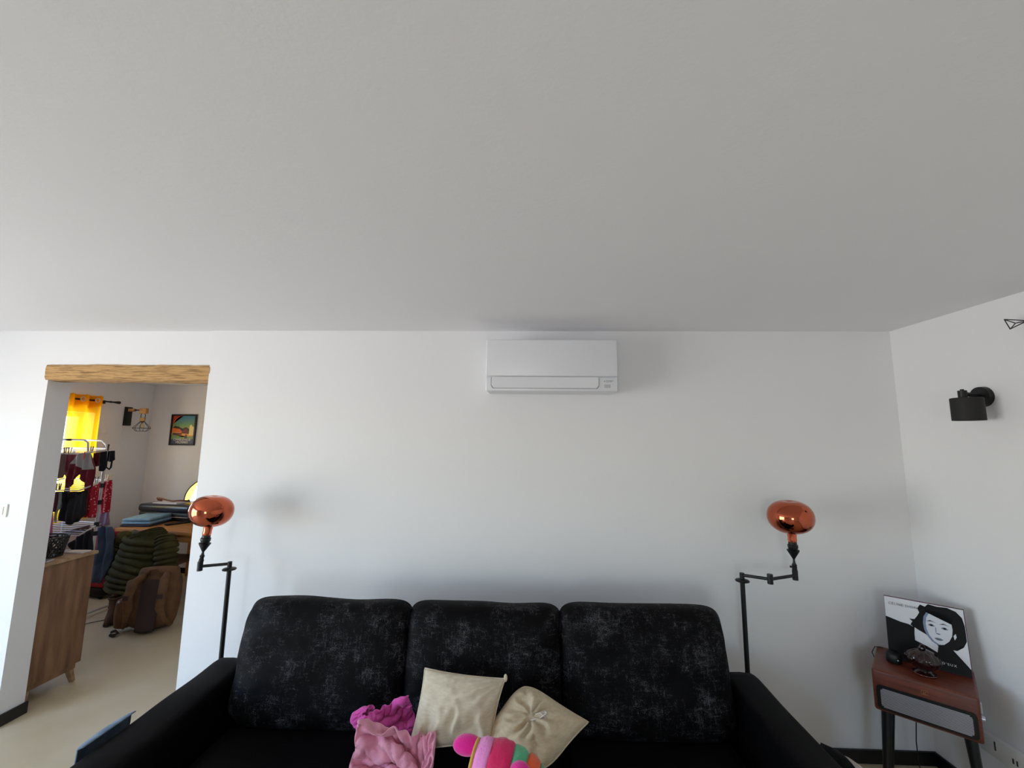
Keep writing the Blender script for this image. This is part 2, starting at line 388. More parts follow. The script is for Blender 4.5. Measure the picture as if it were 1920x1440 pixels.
# ------------------------------------------------------------ sofa
def sofa_mat(name, lo_, hi_, thr):
    m = mat(name, lo_, .6, spec=.09); n = m.node_tree; b = n.nodes['Principled BSDF']
    t = n.nodes.new('ShaderNodeTexCoord')
    def nz(scale, st, det, off):
        mp = n.nodes.new('ShaderNodeMapping'); mp.inputs['Scale'].default_value = st; mp.inputs['Location'].default_value = off
        x = n.nodes.new('ShaderNodeTexNoise'); x.inputs['Scale'].default_value = scale; x.inputs['Detail'].default_value = det; x.inputs['Roughness'].default_value = .7
        n.links.new(t.outputs['Object'], mp.inputs[0]); n.links.new(mp.outputs[0], x.inputs[0]); return x
    A = nz(8, (1, 1, 1), 5, (0, 0, 0)); B = nz(46, (.4, 1, 2.2), 5, (3, 0, 0)); C = nz(46, (2.2, 1, .4), 5, (0, 7, 0)); E = nz(300, (1, 1, 1), 2, (0, 0, 0))
    mxm = n.nodes.new('ShaderNodeMath'); mxm.operation = 'MAXIMUM'; n.links.new(B.outputs[0], mxm.inputs[0]); n.links.new(C.outputs[0], mxm.inputs[1])
    mu = n.nodes.new('ShaderNodeMath'); mu.operation = 'MULTIPLY'; n.links.new(A.outputs[0], mu.inputs[0]); n.links.new(mxm.outputs[0], mu.inputs[1])
    mu2 = n.nodes.new('ShaderNodeMath'); mu2.operation = 'MULTIPLY'; n.links.new(mu.outputs[0], mu2.inputs[0]); n.links.new(E.outputs[0], mu2.inputs[1])
    rp = n.nodes.new('ShaderNodeValToRGB'); rp.color_ramp.elements[0].position = thr; rp.color_ramp.elements[1].position = thr+.09
    rp.color_ramp.elements[0].color = lin(lo_); rp.color_ramp.elements[1].color = lin(hi_)
    n.links.new(mu2.outputs[0], rp.inputs[0]); n.links.new(rp.outputs[0], b.inputs['Base Color'])
    bp = n.nodes.new('ShaderNodeBump'); bp.inputs['Strength'].default_value = .25; bp.inputs['Distance'].default_value = .004
    n.links.new(mu2.outputs[0], bp.inputs['Height']); n.links.new(bp.outputs[0], b.inputs['Normal'])
    return m
M_sofa = sofa_mat('black_chenille', (7, 6, 7), (84, 82, 88), .150)
M_sofa_plain = sofa_mat('black_chenille_plain', (7, 6, 8), (20, 19, 22), .165)
M_sofa_dark = mat('sofa_underside', (10, 10, 11), .8)
SX0, SX1, SI0, SI1 = -1.675, 1.205, -1.445, .985
SYB, SYF = 2.44, 1.42
sofa = thing('sofa', ((SX0+SX1)/2, (SYB+SYF)/2, 0), 0, 'large black three-seat sofa with worn chenille back cushions', 'sofa')
smooth_by_angle(obj('frame', box(NB(), (SX0+.03, SYF+.05, .07), (SX1-.03, SYB-.02, .30), .02), M_sofa_plain, sofa, world=True))
smooth_by_angle(obj('back_panel', box(NB(), (SI0-.02, SYB-.12, .28), (SI1+.02, SYB, .74), .03, 4), M_sofa_plain, sofa, world=True))
def arm(x0, x1, outer):
    # upholstered arm: rounded slab, top falling towards the front, gently swollen
    bm = NB(); N, K = 26, 28; rings = []
    for i in range(N+1):
        s = i/N; y = SYB+.0 + (SYF-.02-SYB)*s
        cap = min(1, min(s, 1-s)*14); k = math.sqrt(max(0, 1-(1-cap)**2))
        cx = (x0+x1)/2; w = (x1-x0)/2*(.86+.14*k); zt = .645 - .012*s; zb = .09
        rg = []
        for j in range(K):
            a = 2*PI*j/K; ca, sa = math.cos(a), math.sin(a); e = .42
            px_ = cx + w*(abs(ca)**e)*(1 if ca > 0 else -1)
            pz = (zt+zb)/2 + ((zt-zb)/2-.03*(1-k))*(abs(sa)**e)*(1 if sa > 0 else -1)
            pz += .008*noise.noise(Vector((px_*4, y*4, 1)))
            rg.append(bm.verts.new((px_, y, pz)))
        rings.append(rg)
    for A, B in zip(rings, rings[1:]):
        for j in range(K): bm.faces.new((A[j], A[(j+1) % K], B[(j+1) % K], B[j]))
    bm.faces.new(rings[0][::-1]); bm.faces.new(rings[-1])
    obj('armrest', bm, M_sofa_plain, sofa, smooth=True, world=True)
arm(SX0, SI0, -1); arm(SI1, SX1, 1)
sw = (SI1-SI0)/3
for k in range(3):
    x0 = SI0 + sw*k
    bm = puff(NB(), sw-.008, .86, .20, 20, .06, 10, .35, wr=lambda u, v, s: .006*noise.noise(Vector((u*2+k, v*2, s))), M=Matrix.Translation((x0+sw/2, SYF+.43, .36)) @ Matrix.Rotation(-PI/2, 4, 'X'))
    obj('seat_cushion', bm, M_sofa_plain, sofa, smooth=True, world=True)
tops = [.985, .985, .992]
xs = [(-1.440, -.580), (-.592, .178), (.170, .985)]
for k, (x0, x1) in enumerate(xs):
    h = tops[k]-.43
    def wr(u, v, s, k=k): return .012*noise.noise(Vector((u*2.2+9*k, v*2.2, s))) + .004*noise.noise(Vector((u*7+k, v*7, s)))
    bm = puff(NB(), x1-x0+.02, h+.02, .25, 36, .04, 6, .42, wr=wr, corner=9)
    for v in bm.verts:                 # fuller towards the bottom, softly sagging top edge
        f = (v.co.z/h+.5); v.co.y *= 1.12-.30*f
        v.co.x *= 1.0-(.03 if (k == 0 and v.co.x < 0) or (k == 2 and v.co.x > 0) else 0)*f
        v.co.z -= .014*f*math.cos(v.co.x/(x1-x0)*PI)*(.5+noise.noise(Vector((v.co.x*3, k, 0))))
    bm.transform(Matrix.Translation(((x0+x1)/2, 2.285, .43+h/2)) @ Matrix.Rotation(math.radians(-9), 4, 'X'))
    obj('back_cushion', bm, M_sofa, sofa, smooth=True, world=True)
for x in (SX0+.12, SX1-.12):
    for y in (SYF+.14, SYB-.12): obj('foot', rod(NB(), (x, y, 0), (x, y, .09), .02, .028, 12), M_black, sofa, world=True)

# ------------------------------------------------------------ throw pillows
M_linen = mat('natural_linen', (218, 206, 184), .85, c2=(206, 193, 169), scale=40, stretch=(1, 1, 4), bump=.25, bscale=260, sheen=.1)
M_linen2 = mat('tan_linen', (206, 190, 162), .85, c2=(193, 176, 146), scale=40, stretch=(1, 1, 4), bump=.25, bscale=260, sheen=.1)
M_emb = mat('white_embroidery', (216, 210, 204), .8)
def pillow(name, quad, thick, m, label, wr, N=44, soft=()):
    # quad: TL TR BR BL world corners of the seam
    TL, TR, BR, BL = [Vector(q) for q in quad]
    bm = NB(); ctr = (TL+TR+BR+BL)/4
    nrm = ((TR-TL).cross(BL-TL)).normalized()
    if nrm.dot(CAM-ctr) < 0: nrm = -nrm
    g = {}
    for s in (1, -1):
        for i in range(N+1):
            for j in range(N+1):
                u = -1+2*i/N; v = -1+2*j/N; edge = i in (0, N) or j in (0, N)
                if s == -1 and edge: g[s, i, j] = g[1, i, j]; continue
                uu = u*(1-.055*(1-v*v)); vv = v*(1-.055*(1-u*u))
                for cu, cv in soft:          # slumped corners
                    if u*cu > 0 and v*cv > 0:
                        k_ = max(abs(u), abs(v))/((abs(u)**3.2+abs(v)**3.2)**(1/3.2)); uu *= k_; vv *= k_
                a, b = (uu+1)/2, (vv+1)/2
                p = (BL*(1-a)+BR*a)*(1-b) + (TL*(1-a)+TR*a)*b
                d = s*thick/2*max(0, (1-u*u)*(1-v*v))**.5
                d += wr(u, v, s)*(1-max(abs(u), abs(v))**6)
                g[s, i, j] = bm.verts.new(p + nrm*d)
    for s in (1, -1):
        for i in range(N):
            for j in range(N):
                f = (g[s, i, j], g[s, i+1, j], g[s, i+1, j+1], g[s, i, j+1])
                bm.faces.new(f if s == 1 else f[::-1])
    return bm, g, nrm
def wrA(u, v, s):   # folds running down from the right corner and up from the lower edge
    n1 = noise.noise(Vector((u*3, v*2, 2+s)))
    d1 = math.hypot(u-1.1, v-1.05); r1 = math.sin(math.atan2(v-1.05, u-1.1)*20 + 2*n1)*.014*math.exp(-d1*1.1)
    lowf = math.sin(u*12 + 3.5*n1 + v*1.5)*.020*max(0, -v+.15)
    return r1 + lowf + .006*noise.noise(Vector((u*2.5+v, v*1.2, s))) + .003*noise.noise(Vector((u*9, v*4, s)))
q = [at(797, 1253, Y=2.05), at(947, 1273, Y=2.02), at(921, 1394, Y=1.89), at(764, 1410, Y=1.87)]
bm, g, nr_ = pillow('throw_pillow', q, .15, M_linen, '', wrA)
t = thing('throw_pillow', tuple((q[2]+q[3])/2), 0, 'square cream linen pillow standing upright against the middle cushion', 'pillow', 'linen throw pillows')
N = 44
seam = [g[1, i, 0].co.copy() for i in range(0, N)] + [g[1, N, j].co.copy() for j in range(0, N)] + [g[1, i, N].co.copy() for i in range(N, 0, -1)] + [g[1, 0, j].co.copy() for j in range(N, 0, -1)]
cover = obj('cover', bm, M_linen, t, smooth=True, world=True)
obj('seam', tube(NB(), seam, .0035, 6, True), M_linen, cover, smooth=True, world=True)
bm = NB(); c = q[1]; bmesh.ops.create_icosphere(bm, subdivisions=2, radius=.014, matrix=Matrix.Translation(c+Vector((.002, 0, .004))) @ Matrix.Diagonal((.6, .6, 1.2, 1)))
obj('corner_tip', bm, M_linen, cover, smooth=True, world=True)
def wrB(u, v, s):
    n1 = noise.noise(Vector((u*2.4+4, v*2.4, s)))
    d = math.hypot(u+.1, v-.1); a = math.atan2(v-.1, u+.1)
    return -.028*math.exp(-d*d*5) + math.sin(a*9+3*n1+1)*.011*math.exp(-(d-.42)**2*6) + .012*n1 + .004*noise.noise(Vector((u*8, v*8, s)))
q = [at(980, 1270, Y=2.09), at(1103, 1354, Y=1.96), at(1016, 1462, Y=1.74), at(893, 1392, Y=1.92)]
bm, g, nr_ = pillow('throw_pillow', q, .20, M_linen2, '', wrB, soft=((-1, 1), (1, -1), (-1, -1)))
t = thing('throw_pillow', tuple((q[2]+q[3])/2), 0, 'crumpled tan linen pillow slumped sideways with one pointed corner', 'pillow', 'linen throw pillows')
seam = [g[1, i, 0].co.copy() for i in range(0, N)] + [g[1, N, j].co.copy() for j in range(0, N)] + [g[1, i, N].co.copy() for i in range(N, 0, -1)] + [g[1, 0, j].co.copy() for j in range(N, 0, -1)]
emb = [g[1, i, j].co.copy() for i, j in ((22, 26), (23, 29), (25, 31), (24, 28), (27, 30), (28, 28), (25, 26), (24, 23), (22, 22))]
cover = obj('cover', bm, M_linen2, t, smooth=True, world=True)
obj('seam', tube(NB(), seam, .0035, 6, True), M_linen2, cover, smooth=True, world=True)
bm = NB()
for k in range(7):
    i, j = 14+int(3*k*.9), 33+(k % 3)
    tube(bm, [g_ for g_ in (emb[k % 9]+nr_*.003, (emb[k % 9]+emb[(k+2) % 9])/2+nr_*.005, emb[(k+2) % 9]+nr_*.003)], .0022, 5)
obj('embroidery', bm, M_emb, cover, smooth=True, world=True)

# ------------------------------------------------------------ fleece blankets: heaped folds
def fold_heap(bm, folds, seed=0):
    """each fold is a fat wandering roll of fleece: (points, radius)"""
    for pts, r in folds:
        P_ = []
        n = len(pts)
        for i in range(n-1):
            p0 = pts[max(i-1, 0)]; p1 = pts[i]; p2 = pts[i+1]; p3 = pts[min(i+2, n-1)]
            for k in range(8):
                s = k/8
                P_.append(.5*((2*p1)+(p2-p0)*s+(2*p0-5*p1+4*p2-p3)*s*s+(3*p1-p0-3*p2+p3)*s**3))
        P_.append(pts[-1])
        m = len(P_)
        rr = [r*(.35+.65*math.sin(PI*min(1, max(0, (i+.6)/(m+.2)))) ** .5)*(1+.22*noise.noise(P_[i]*14+Vector((seed, 0, 0)))) for i in range(m)]
        st = len(bm.verts); tube(bm, P_, rr, 14)
        bm.verts.ensure_lookup_table()
        for v in bm.verts[st:]: v.co += Vector((noise.noise(v.co*22), noise.noise(v.co*22+Vector((5, 5, 5))), noise.noise(v.co*22+Vector((9, 1, 4)))))*r*.22
    return bm
def heap(bm, c, rx, ry, rz, seed, fold=.018, freq=16):
    st = len(bm.verts)
    bmesh.ops.create_icosphere(bm, subdivisions=5, radius=1)
    bm.verts.ensure_lookup_table()
    for v in bm.verts[st:]:
        n = v.co.normalized(); p = Vector((n.x*rx, n.y*ry, n.z*rz))
        w = noise.noise_vector(p*6+Vector((seed, 0, 0)))*.05
        f = math.sin((p.x*.8+p.z*.9+w.x)*freq*2+seed)*.6 + (1-abs(noise.noise((p+w)*freq*.8+Vector((0, seed, 0))))*2.2)*.6
        v.co = Vector(c) + p + n*f*fold
    return bm
def bunch(w, h, nx, ny, bx, by, seed, frames=42):
    """let a sheet of fleece collapse into a heap on a flat seat (cloth solver), return its mesh"""
    tmp = []
    def coll(lo, hi):
        me = bpy.data.meshes.new('c'); b_ = box(NB(), lo, hi); b_.to_mesh(me); b_.free()
        o = bpy.data.objects.new('c', me); COL.objects.link(o); o.modifiers.new('c', 'COLLISION'); o.collision.thickness_outer = .004; o.collision.cloth_friction = 20; tmp.append(o)
    coll((-1, -1, -.2), (1, 1, 0)); coll((-1, -1, -.1), (-bx, 1, 2)); coll((bx, -1, -.1), (1, 1, 2)); coll((-1, by, -.1), (1, 1, 2)); coll((-1, -1, -.1), (1, -by, 2))
    bm = NB(); g = {}
    for i in range(nx+1):
        for j in range(ny+1):
            u = i/nx*w; v = j/ny*h; a = u/w*5.2+seed; r = .055+.055*u/w
            n = noise.noise_vector(Vector((u*9, v*9, seed)))*.012
            g[i, j] = bm.verts.new((r*math.cos(a)*bx/.13+n.x, r*math.sin(a)*by/.13+n.y, .03+v+n.z))
    for i in range(nx):
        for j in range(ny): bm.faces.new((g[i, j], g[i+1, j], g[i+1, j+1], g[i, j+1]))
    me = bpy.data.meshes.new('sheet'); bm.to_mesh(me); bm.free()
    o = bpy.data.objects.new('sheet', me); COL.objects.link(o); tmp.append(o)
    m = o.modifiers.new('cl', 'CLOTH'); q = m.settings; q.quality = 5; q.mass = .25; q.tension_stiffness = 12; q.compression_stiffness = 12; q.shear_stiffness = 4; q.bending_stiffness = .35; q.air_damping = 2
    cs = m.collision_settings; cs.use_self_collision = True; cs.self_distance_min = .006; cs.distance_min = .005; cs.collision_quality = 3
    m.point_cache.frame_end = frames+1
    for f in range(1, frames+1): SC.frame_set(f)
    dg = bpy.context.evaluated_depsgraph_get(); m2 = bpy.data.meshes.new_from_object(o.evaluated_get(dg)); b_ = NB(); b_.from_mesh(m2)
    for t in tmp: bpy.data.objects.remove(t)
    SC.frame_set(1)
    return b_
def blanket(sim, centre, size, rz, m, label):
    b_ = bunch(*sim)
    b_.transform(Matrix.Rotation(rz, 4, 'Z'))
    lo = [min(v.co[k] for v in b_.verts) for k in range(3)]; hi = [max(v.co[k] for v in b_.verts) for k in range(3)]
    k_ = [size[i]/(hi[i]-lo[i]) for i in range(3)]
    for v in b_.verts: v.co = Vector([centre[i]+(v.co[i]-((lo[i]+hi[i])/2 if i < 2 else lo[i]))*k_[i] for i in range(3)])
    o = one('fleece_blanket', b_, m, label, 'blanket', True)
    q = o.modifiers.new('thickness', 'SOLIDIFY'); q.thickness = .008
    q = o.modifiers.new('soften', 'SUBSURF'); q.levels = 2; q.render_levels = 2
M_pink = mat('bright_pink_fleece', (224, 92, 180), .95, c2=(206, 76, 162), scale=30, bump=.35, bscale=240, sheen=.3)
M_pale = mat('pale_pink_fleece', (226, 156, 178), .95, c2=(212, 140, 164), scale=30, bump=.35, bscale=240, sheen=.3)
def A(u, v, Y): return at(u, v, Y=Y)
blanket((.62, .55, 44, 40, .16, .12, 1), (-.605, 2.02, .462), (.275, .20, .240), .4, M_pink, 'bright pink fleece blanket bunched up left of the cream pillow')
blanket((.62, .42, 44, 32, .16, .12, 3.5), (-.515, 1.745, .462), (.34, .23, .275), 0, M_pale, 'pale pink fleece blanket heaped in front of the bright pink one')

# ------------------------------------------------------------ patchwork plush toy
toy = thing('plush_toy', tuple(A(930, 1440, 1.68)-Vector((0, 0, .06))), 0, 'patchwork plush toy in pink, magenta, green and orange bands', 'toy')
cols = [('toy_pink', (236, 140, 205)), ('toy_magenta', (214, 20, 92)), ('toy_green', (88, 178, 132)), ('toy_orange', (226, 92, 44)), ('toy_teal', (96, 140, 112)), ('toy_yellow', (205, 160, 60))]
TM = [mat(n, c, .75, sheen=.4, bump=.25, bscale=120) for n, c in cols]
p0, p1 = A(890, 1428, 1.64), A(1024, 1478, 1.60)
ax = (p1-p0); L = ax.length; ax.normalize()
side = ax.cross(Vector((0, 0, 1))).normalized(); upv = side.cross(ax)
bands = [(0, .20, .070, .088), (.20, .50, .088, .092), (.50, .70, .090, .080), (.70, .88, .078, .066), (.88, .95, .062, .05), (.95, 1.02, .05, .03)]
for k, (s0, s1, r0, r1) in enumerate(bands):
    bm = NB(); rings = []; n = 28; m = 8
    for i in range(m+1):
        s = i/m; c = p0 + ax*L*(s0+(s1-s0)*s) ; r = r0+(r1-r0)*s
        r *= .90+.10*math.sin(PI*s)**.5 if 0 < s < 1 else .90
        rings.append([bm.verts.new(c + (side*math.cos(2*PI*j/n) + upv*math.sin(2*PI*j/n))*(r*(1+.05*noise.noise(Vector((j*1.3, s*2, k)))+.05*noise.noise(Vector((j*.45+7, s*5, k)))))) for j in range(n)])
    for Aa, Bb in zip(rings, rings[1:]):
        for j in range(n): bm.faces.new((Aa[j], Aa[(j+1) % n], Bb[(j+1) % n], Bb[j]))
    bm.faces.new(rings[0][::-1]); bm.faces.new(rings[-1])
    obj('fabric_band', bm, TM[k], toy, smooth=True, world=True)
M_hot = mat('hot_pink_plush', (232, 28, 150), .95, sheen=.6, bump=.5, bscale=260)
bm = NB(); heap(bm, A(877, 1397, 1.68), .050, .030, .030, 2, .003, 10)
obj('paw', bm, M_hot, toy, smooth=True, world=True, label='hot pink furry paw')
bm = NB(); heap(bm, A(975, 1446, 1.56), .034, .03, .028, 4, .002, 10)
obj('paw', bm, M_hot, toy, smooth=True, world=True)
bm = NB(); tube(bm, [p0-ax*.004+(side*math.cos(a_)+upv*math.sin(a_))*.062 for a_ in [2*PI*k/24 for k in range(24)]], .006, 8, True)
obj('piping', bm, TM[5], toy, smooth=True, world=True)

# ------------------------------------------------------------ cloth beside left arm, dark cushion by right arm
M_denim = mat('pale_denim', (112, 128, 146), .9, c2=(86, 106, 128), scale=18, bump=.2, bscale=200)
bm = NB(); rows = 10; cl = 24; g = {}
for i in range(cl+1):
    y = 1.71 + .22*i/cl; taper = math.sin(PI*i/cl)**.5
    for j in range(rows+1):
        s = j/rows
        x = SX0-.004 - (.018+.012*noise.noise(Vector((y*9, s*3, 1))))*taper*min(1, s*6+.25)
        z = .628 - .45*s
        if j == 0: x = SX0+.020; z = .649
        if j == 1: x = SX0-.016*taper; z = .640
        g[i, j] = bm.verts.new((x, y, z))
for i in range(cl):
    for j in range(rows): bm.faces.new((g[i, j], g[i+1, j], g[i+1, j+1], g[i, j+1]))
thicken(bm, Vector((-.006, 0, .002)))
one('denim_cloth', bm, M_denim, 'pale blue denim cloth draped over the outside of the sofa arm', 'cloth', True)
M_pale_edge = mat('pale_cushion_edge', (196, 186, 180), .8)
fc = thing('floor_cushion', (1.40, 2.16, 0), 0, 'dark floor cushion with a pale border beside the right sofa arm', 'cushion')
obj('cushion_body', puff(NB(), .20, .45, .16, 20, .3, 4, .45, M=Matrix.Translation((1.395, 2.14, .227)) @ Matrix.Rotation(math.radians(90), 4, 'Z')@Matrix.Rotation(math.radians(-6), 4, 'X')), M_sofa_plain, fc, smooth=True, world=True)
obj('border', puff(NB(), .19, .42, .10, 20, .4, 3, .5, M=Matrix.Translation((1.475, 2.12, .212)) @ Matrix.Rotation(math.radians(90), 4, 'Z')@Matrix.Rotation(math.radians(-6), 4, 'X')), M_pale_edge, fc, smooth=True, world=True)

# ------------------------------------------------------------ record player console in the corner
M_mahog = mat('red_brown_wood', (112, 52, 32), .38, c2=(86, 37, 23), scale=5, stretch=(1.5, 14, 14), detail=6)
M_bez = mat('black_bezel', (14, 12, 13), .35); M_silver = mat('silver_slat', (196, 196, 208), .3, metal=.6); M_brass = mat('brass', (190, 150, 90), .3, metal=.9)
FL, FR, BL_, BR_ = Vector((1.796, 2.458)), Vector((2.083, 2.205)), Vector((2.042, 2.724)), Vector((2.324, 2.466))
ctr = (FL+FR+BL_+BR_)/4
exv = (FR-FL+BR_-BL_).normalized(); rz = math.atan2(exv.y, exv.x)
cw, cdp, cz0, cz1 = .384, .355, .458, .655
rp_ = thing('record_player', (ctr.x, ctr.y, 0), rz, 'red-brown retro record player console on black legs in the corner', 'record player')
hw, hd = cw/2, cdp/2
bm = NB(); box(bm, (-hw, -hd, cz0), (hw, hd, cz1), .012, 3)
smooth_by_angle(obj('cabinet', bm, M_mahog, rp_))
smooth_by_angle(obj('lid_line', box(NB(), (-hw-.001, -hd+.03, cz1-.036), (hw+.001, hd+.001, cz1-.033)), M_bez, rp_))
def rrect(x0, x1, z0, z1, r, n=5):
    P = []
    for cx, cz, a0 in ((x1-r, z1-r, 0), (x0+r, z1-r, PI/2), (x0+r, z0+r, PI), (x1-r, z0+r, 1.5*PI)):
        for k in range(n+1): a = a0+PI/2*k/n; P.append((cx+r*math.cos(a), cz+r*math.sin(a)))
    return P
bz = obj('bezel', xz(rrect(-hw+.014, hw-.014, cz0+.012, cz0+.128, .018), -hd+.002, .004), M_bez, rp_)
gx0, gx1, gz0, gz1 = -hw+.030, hw-.030, cz0+.024, cz0+.114
bm = NB(); ns = 14
for k in range(ns):
    z = gz0 + (gz1-gz0)*(k+.5)/ns; ins = .012*max(0, abs(k-(ns-1)/2)/(ns/2)-.75)*4
    box(bm, (gx0+ins, -hd-.0055, z-.0019), (gx1-ins, -hd-.002, z+.0019))
obj('speaker_grille', bm, M_silver, rp_)
bm = NB(); zb_, xb_ = cz0+.152, .006
tube(bm, [(xb_-.011, -hd-.001, zb_-.009), (xb_+.011, -hd-.001, zb_-.009), (xb_+.011, -hd-.001, zb_+.009), (xb_-.011, -hd-.001, zb_+.009)], .0009, 6, True)
tube(bm, [(xb_-.006, -hd-.001, zb_+.002), (xb_-.002, -hd-.001, zb_-.001), (xb_+.003, -hd-.001, zb_+.001), (xb_+.006, -hd-.001, zb_+.005)], .0012, 6)
for k in range(4): box(bm, (xb_-.007+k*.0038, -hd-.002, zb_-.0068), (xb_-.0045+k*.0038, -hd+.001, zb_-.0042))
obj('badge', bm, M_brass, rp_)
for sx in (-1, 1):
    bm = NB(); box(bm, (sx*hw-(.003), -hd+.03, cz1-.075), (sx*hw+.003*(sx > 0)+.003, -hd+.058, cz1-.03), .0015); 
    obj('latch', bm, M_silver, rp_)
for sx in (-1, 1):
    for sy in (-1, 1):
        bm = NB(); top_ = Vector((sx*(hw-.045), sy*(hd-.05), cz0+.004)); bot = Vector((sx*(hw-.012), sy*(hd-.02), 0))
        rod(bm, bot, top_, .013, .023, 16); smooth_by_angle(obj('leg', bm, M_black, rp_))
smooth_by_angle(obj('volume_knob', rod(NB(), (hw-.001, -hd+.10, cz0+.075), (hw+.014, -hd+.10, cz0+.075), .014, .012, 18), M_silver, rp_))
def rpw(x, y, z): return RM[rp_.name] @ Vector((x, y, z))
one('power_cable', tube(NB(), [rpw(-.02, .11, cz0-.004), rpw(-.02, .13, .40), rpw(-.05, .15, .34), rpw(-.06, .15, .22), rpw(-.06, .16, .10), rpw(-.03, .14, .012), rpw(.05, .10, .006)], .0028, 6), M_black, 'thin black cable hanging under the record player', 'cable', True)
one('audio_cable', tube(NB(), [rpw(-hw+.03, hd-.03, cz1+.004), rpw(-hw-.004, hd-.05, cz1+.006), rpw(-hw-.018, hd-.06, cz1-.025), rpw(-hw-.012, hd-.03, cz1-.06), rpw(-hw+.01, hd+.008, cz1-.10)], .0024, 6), M_black, 'thin black cable looping off the record player back edge', 'cable', True)

# record sleeve leaning in the corner
M_card = mat('sleeve_white', (214, 214, 220), .35); M_ink = mat('sleeve_black', (12, 11, 13), .45, spec=.15); M_plum = mat('sleeve_spine', (84, 34, 66), .5); M_skin = mat('sleeve_pale_grey', (206, 208, 216), .35); M_blue = mat('sleeve_blue_shade', (112, 128, 160), .35); M_type = mat('sleeve_type', (48, 48, 54), .4); M_lip = mat('sleeve_mid_grey', (104, 104, 122), .35)
S = .315; lean = math.radians(13)
sl = thing('record_sleeve', tuple(rpw(.028, .040, cz1)), rz+math.radians(3), 'record sleeve with black-and-white portrait leaning in the corner', 'record sleeve')
ML = Matrix.Rotation(-lean, 4, 'X')        # tilts backwards, y = away from viewer
Msl = RM[sl.name] @ ML
def spart(name, bm, m, par=None): bm.transform(ML); return obj(name, bm, m, par or sl)
card = spart('card', box(NB(), (-S/2, 0, .001), (S/2, .006, S+.001), .0008, 1), M_plum)
def pr_(name, poly, m, lay): # flat print on the card, poly in 0..1 sleeve coordinates
    bm = prism(NB(), [(-S/2+x*S, .001+y*S) for x, y in poly], .0003, Matrix.Translation((0, -.0003*lay, 0)) @ Matrix.Rotation(PI/2, 4, 'X'))
    return spart(name, bm, m, card)
def ell(cx, cy, a, b, rot=0, n=28): return [(cx+a*math.cos(2*PI*k/n)*math.cos(rot)-b*math.sin(2*PI*k/n)*math.sin(rot), cy+a*math.cos(2*PI*k/n)*math.sin(rot)+b*math.sin(2*PI*k/n)*math.cos(rot)) for k in range(n)]
pr_('printed_ground', [(.004, .004), (.990, .004), (.990, .985), (.004, .985)], M_card, 1)
pr_('printed_coat', [(.004, .004), (.99, .004), (.99, .12), (.88, .26), (.80, .36), (.66, .42), (.40, .44), (.30, .60), (.20, .61), (.004, .66)], M_ink, 2)
pr_('printed_hair', [(.32, .60), (.35, .66), (.31, .69), (.38, .70), (.42, .76), (.45, .82), (.43, .88), (.47, .95), (.53, .93), (.57, .978), (.68, .965), (.80, .975), (.90, .94), (.965, .86), (.985, .74), (.975, .60), (.985, .52), (.94, .42), (.90, .44), (.86, .35), (.74, .34), (.50, .42), (.40, .50), (.37, .56)], M_ink, 3)
pr_('printed_neck', [(.36, .46), (.37, .57), (.40, .55), (.50, .50), (.64, .36), (.62, .26), (.50, .32), (.36, .37)], M_card, 4)
def face(dx, k): return [(.66+dx+k*x, .61+k*y) for x, y in ((-.02, .27), (.07, .265), (.14, .22), (.175, .14), (.18, .04), (.165, -.06), (.12, -.155), (.05, -.225), (-.01, -.235), (-.07, -.20), (-.125, -.12), (-.15, -.03), (-.155, .06), (-.14, .16), (-.10, .235))]
pr_('printed_shade', face(-.022, 1.0), M_blue, 5)
pr_('printed_face', face(.004, .95), M_skin, 6)
for ex_, ey_ in ((.585, .655), (.742, .640)):
    pr_('printed_eye', [(ex_-.045, ey_), (ex_-.02, ey_+.020), (ex_+.015, ey_+.020), (ex_+.045, ey_-.004), (ex_+.01, ey_-.014), (ex_-.02, ey_-.012)], M_lip, 7)
    pr_('printed_iris', ell(ex_, ey_+.004, .017, .015, 0, 14), M_ink, 8)
    pr_('printed_brow', [(ex_-.065, ey_+.050), (ex_-.01, ey_+.078), (ex_+.065, ey_+.050), (ex_, ey_+.062)], M_ink, 7)
pr_('printed_lips', [(.60, .468), (.635, .484), (.655, .478), (.675, .484), (.712, .466), (.68, .446), (.635, .446)], M_lip, 7)
pr_('printed_lip_line', [(.60, .468), (.655, .464), (.712, .466), (.655, .459)], M_ink, 8)
pr_('printed_nose', [(.628, .545), (.640, .536), (.655, .543), (.672, .535), (.688, .546), (.672, .552), (.655, .549), (.640, .553)], M_lip, 7)
pr_('printed_nose_shade', [(.628, .64), (.640, .63), (.636, .56), (.626, .556)], M_blue, 7)
pr_('printed_ear', [(.835, .56), (.865, .60), (.872, .55), (.845, .50)], M_skin, 7)
pr_('printed_lock', [(.50, .86), (.56, .89), (.66, .885), (.76, .86), (.83, .79), (.85, .72), (.86, .82), (.80, .92), (.66, .95), (.54, .93)], M_ink, 9)
MT = Matrix.Translation((-S/2+.055*S, -.0032, .001+.865*S)) @ Matrix.Rotation(PI/2, 4, 'X')
spart('lettering', text_bm('CÉLINE DION', .0165, MT, space=1.2), M_type, card)
MT = Matrix.Translation((-S/2+.66*S, -.0032, .001+.105*S)) @ Matrix.Rotation(PI/2, 4, 'X')
spart('lettering', text_bm("D'EUX", .0150, MT, space=1.35), M_card, card)
